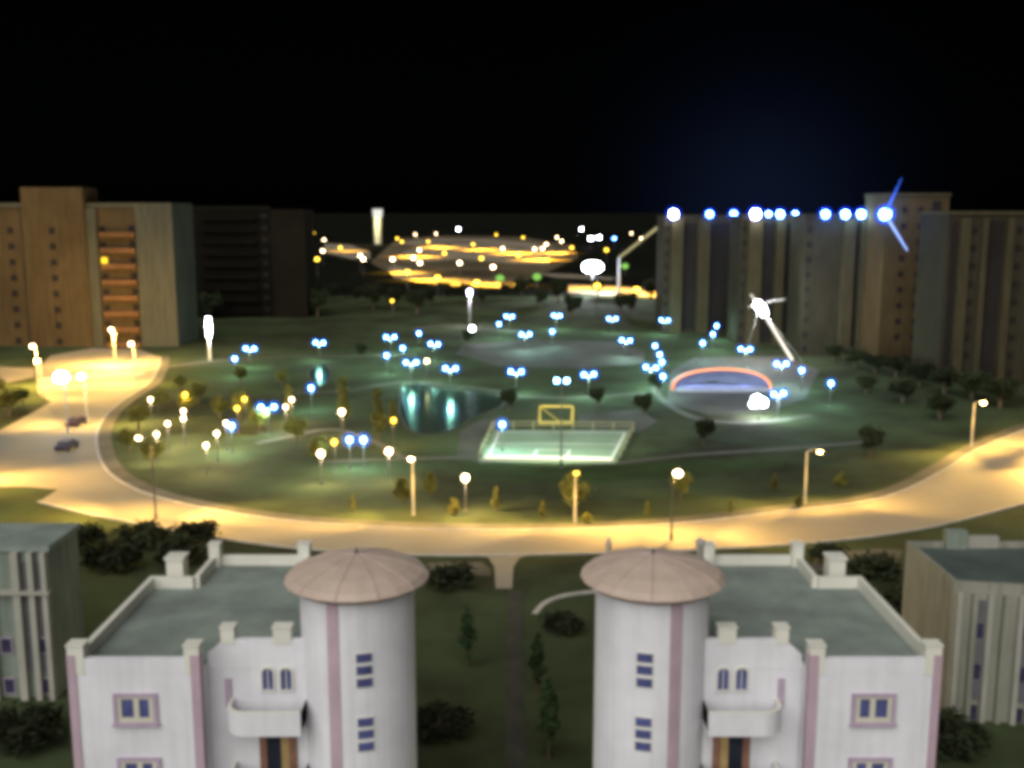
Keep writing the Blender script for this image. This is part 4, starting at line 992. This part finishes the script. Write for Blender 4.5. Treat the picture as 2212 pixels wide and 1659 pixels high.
for a in [('column',762,1107,'slim yellow green shrub, leftmost on the front verge',0.75),
 ('bush',868,1084,'round yellow green shrub touching the left of the lit orange pole',(1.1,1.5)),
 ('bush',930,1072,'orange lit shrub touching the right of the lit orange pole',(0.9,1.6)),
 ('bush',980,1113,'small round bright shrub right of the lit orange pole',(0.8,1.0)),
 ('column',1072,1104,'tall faint shrub left of the half hidden street lamp',(1.0,1.05)),
 ('column',1172,1124,'faint columnar shrub just left of the half hidden street lamp',0.8),
 ('bush',1268,1133,'low shrub at the kerb right of the half hidden street lamp',0.7),
 ('column',1398,1118,'faint shrub left of the dark near kerb lamp pole',0.7),
 ('column',1577,1112,'slim orange lit shrub at the kerb between the two right street lamps',(0.65,0.72)),
 ('column',1672,1064,'cone shaped yellow shrub left of the bent yellow pole',(1.0,0.9)),
 ('bush',1724,1098,'small shrub at the foot of the bent yellow pole',(0.6,0.9)),
 ('bush',1815,1052,'loose olive shrub right of the bent yellow pole',1.0),
 ('round',1240,1114,'yellow lit tree wrapped round the half hidden street lamp',(0.8,0.92)),
 ('round',1470,1082,'yellow lit tree behind the near kerb lamp head',(0.6,0.72))]: tree(*a[:4], a[4], VG)
LG = 'trees of the left part of the park'
for a in [('round',300,930,'tree closest to the junction kerb, at the left line of warm lamps',0.8),
 ('round',345,890,'tree behind the top lamp of the left line',0.75),('round',405,900,'tree carrying the dim amber lamp over the left line',0.85),
 ('round',430,870,'tree behind the left line of lamps toward the far lawn',0.7),('round',475,905,'tree behind the middle line of lamps',0.7),
 ('round',520,905,'tree at the two dim amber lamps',0.85),('round',280,980,'tree at the rounded corner beside the junction, yellow lit',0.7),
 ('round',330,1010,'dim tree inside the bend, below the left line of lamps',0.8),('poplar',625,905,'poplar behind the two warm lamps right of the twin blue lamp',0.75),
 ('poplar',742,925,'orange lit poplar behind a bright warm lamp',1.05),('poplar',818,955,'tall yellow olive poplar on the pond\'s near left bank',1.05),
 ('round',690,1005,'yellow leaved tree over the lowest bright warm lamp',0.75),('round',640,960,'dim tree left of the yellow leaved tree',0.8),
 ('round',560,935,'dim tree below the twin blue lamp',0.75),('poplar',848,940,'slim poplar at the pond\'s near left bank, right of the tall one',0.7),
 ('round',520,830,'tree on the far lawn below the twin lamp pair',0.7),('round',610,835,'tree on the far lawn left of the pond tip',0.65),
 ('round',390,845,'tree on the far lawn beside the junction',0.6),('round',20,900,'tree on the dark corner left of the junction',0.9),
 ('round',-10,870,'tree at the picture edge left of the junction',1.0),('round',50,875,'small tree at the tip of the dark corner left of the junction',0.6)]: tree(*a[:4], a[4], LG)
DG = 'dark trees at the foot of the right towers'
for i, (X, Y, s_) in enumerate([(1760,765,0.9),(1800,780,1.0),(1845,795,1.1),(1890,805,1.0),(1935,815,1.15),(1985,835,1.2),(2040,850,1.2),(2100,862,1.3),(2160,880,1.3),(1700,745,0.8),(1640,735,0.8),(1870,850,0.9),(1950,870,1.0),(2030,905,1.0)]):
    o = ['first','second','third','fourth','fifth','sixth','seventh','eighth','ninth'][i] if i < 9 else None
    lab = f'dark tree, {o} from the left in the slanting line under the right towers' if o else ['dark tree behind the leaning flare streak','dark tree behind the stage left of the leaning flare streak','dark tree right of the lone bright blue lamp','dark tree on the lawn under the buff tower','dark tree near the bend of the road at right'][i-9]
    tree('dark', X, Y, lab, (s_*0.95, s_*0.62), DG)
BG = 'dark trees of the far belt'
for i in range(26):
    X = 410 + i*40 + random.uniform(-14, 14); Y = random.uniform(640, 690)
    tree('dark', X, Y, 'dark tree in the unlit belt behind the park lamps', random.uniform(0.9, 1.4), BG)
for X, Y, lab, s_ in ((1100,888,'dark tree at the right end of the pond',0.6),(1290,880,'green tree behind the yellow goal frame\'s right',0.55),(1390,900,'green tree at the right of the pale plaza by the court',0.6),
        (1420,850,'green tree left of the arched stage',0.6),(1010,745,'small dark tree left of the brown plaza',0.6),(780,775,'dark tree on the back bank of the pond',0.6),(1520,960,'dark tree on the lawn between court and bent pole',0.6),(1880,990,'dark tree on the lawn inside the right bend',0.7)):
    tree('dark', X, Y, lab, s_, 'scattered park trees')
SG = 'bushes behind the near blocks'
for X, Y, lab, s_ in ((175,1185,'dark bush behind the left block, nearest the left edge',1.3),(240,1230,'dark bush left of the left block\'s roof',1.5),(310,1180,'dark bush behind the left block under the road bend',1.4),
        (390,1215,'dark bush behind the left block\'s chimney',1.4),(420,1170,'dark bush by the road left of the rear parapet posts',1.2),(1790,1215,'dark bush behind the right block by the orange yard',1.0),
        (1880,1255,'dark bush right of the right block\'s chimney',1.4),(1915,1330,'dark bush beside the right block\'s side ledge',1.4),(970,1270,'dark bush in the yard right of the left cone roof',1.2),
        (950,1590,'dark bush low beside the left stair tower',1.1),
        (1215,1365,'bush by the yellow kerb in the yard',0.9),(2040,1620,'dark bush under the ribbed right block',1.3),(60,1610,'dark bush under the columned left block',1.3)):
    tree('scrub', X, Y, lab, (s_*1.15, s_*0.8), SG)

for X, Y, lab, s_ in ((1010,1440,'lone cypress left of the yard path, beside the left stair tower',0.9),(1160,1500,'cypress right of the yard path, the farther of two there',0.85),
        (1185,1640,'green cypress low in the yard, right of the path',1.0),):
    tree('cypress', X, Y, lab, s_, 'cypresses in the yard between the white blocks')

# ------------------------------------------------------------------ cars
def car_proto(loc, label):
    t = thing('parked_car', label, 'car', loc, 'dark cars on the left junction road')
    prof = [(-2.1,0.35),(-2.15,0.75),(-1.5,0.9),(-1.0,1.38),(0.7,1.42),(1.45,0.95),(2.05,0.9),(2.1,0.4)]
    m = MB(); n = len(prof)
    rows = [(-0.85, 0.92), (-0.78, 1.0), (0.78, 1.0), (0.85, 0.92)]
    v = [(x_, p[0], p[1]*(k_ if p[1] > 1.2 else 1)) for x_, k_ in rows for p in prof]
    f = [(j*n+i, j*n+(i+1) % n, (j+1)*n+(i+1) % n, (j+1)*n+i) for j in range(3) for i in range(n)] + [tuple(range(n)), tuple(range(3*n, 4*n))]
    m.add(v, f); m.build('body', 'car_paint', t)
    m = MB(); m.add([(-0.66,-1.44,0.97),(0.66,-1.44,0.97),(0.6,-1.06,1.34),(-0.6,-1.06,1.34)], [(0,1,2,3)]); m.add([(-0.66,1.42,0.99),(0.66,1.42,0.99),(0.6,0.82,1.37),(-0.6,0.82,1.37)], [(0,1,2,3)])
    for q in range(len(m.v)): x_, y_, z_ = m.v[q]; m.v[q] = (x_, y_*1.02, z_+0.03)
    m.build('window', 'darkglass', t)
    for sx in (-0.82, 0.82):
        for sy in (-1.3, 1.3):
            m = MB(); m.tube((sx-0.1, sy, 0.33), (sx+0.1, sy, 0.33), 0.33, 0.33, 14); m.build('wheel', 'rubber', t)
        m = MB(); m.box(sx*0.75-0.15, sx*0.75+0.15, -2.19, -2.12, 0.68, 0.82); m.build('tail_light', mat('red_lens', (0.2, 0.01, 0.01), rough=0.3) if 'red_lens' not in bpy.data.materials else bpy.data.materials['red_lens'], t)
    return t
p = P(145, 971); cp = car_proto((p.x, p.y, 0.03), 'nearer of two dark cars on the bright junction road'); cp.rotation_euler = (0, 0, -0.05)
p = P(166, 919); dup(cp, (p.x, p.y, 0.03), 'farther of two dark cars on the bright junction road', 'dark cars on the left junction road', -0.1)

# ------------------------------------------------------------------ moonlight and night sky
sd = bpy.data.lights.new('moon', 'SUN'); sd.energy = 3.0; sd.angle = R(75); sd.color = (1.0, 0.98, 0.95)
so = bpy.data.objects.new('moon', sd); COL.objects.link(so)
EL, AZ = 40, -22           # behind and slightly left of the camera
dv = Vector((math.sin(R(AZ))*math.cos(R(EL)), -math.cos(R(AZ))*math.cos(R(EL)), math.sin(R(EL))))
so.rotation_euler = (-dv).to_track_quat('-Z', 'Y').to_euler()
w = bpy.data.worlds.new('World'); scene.world = w; w.use_nodes = True
N, L = w.node_tree.nodes, w.node_tree.links; N.clear()
out = N.new('ShaderNodeOutputWorld'); bg = N.new('ShaderNodeBackground'); L.new(bg.outputs[0], out.inputs[0])
sky = N.new('ShaderNodeTexSky'); sky.sky_type = 'NISHITA'; sky.sun_disc = False; sky.sun_elevation = R(EL); sky.sun_rotation = R(180+AZ)
sc_ = N.new('ShaderNodeVectorMath'); sc_.operation = 'SCALE'; sc_.inputs['Scale'].default_value = 0.00008
L.new(sky.outputs[0], sc_.inputs[0])
tc = N.new('ShaderNodeTexCoord')
dt = N.new('ShaderNodeVectorMath'); dt.operation = 'DOT_PRODUCT'
gd = ray(1640, 455).normalized(); dt.inputs[1].default_value = gd
nv = N.new('ShaderNodeVectorMath'); nv.operation = 'NORMALIZE'; L.new(tc.outputs['Generated'], nv.inputs[0]); L.new(nv.outputs[0], dt.inputs[0])
pw_ = N.new('ShaderNodeMath'); pw_.operation = 'POWER'; pw_.use_clamp = True; pw_.inputs[1].default_value = 220; L.new(dt.outputs['Value'], pw_.inputs[0])
gl = N.new('ShaderNodeVectorMath'); gl.operation = 'SCALE'; gl.inputs[0].default_value = (0.0035, 0.006, 0.017); L.new(pw_.outputs[0], gl.inputs['Scale'])
ad = N.new('ShaderNodeVectorMath'); ad.operation = 'ADD'; L.new(sc_.outputs[0], ad.inputs[0]); L.new(gl.outputs[0], ad.inputs[1])
L.new(ad.outputs[0], bg.inputs[0]); bg.inputs[1].default_value = 1.0
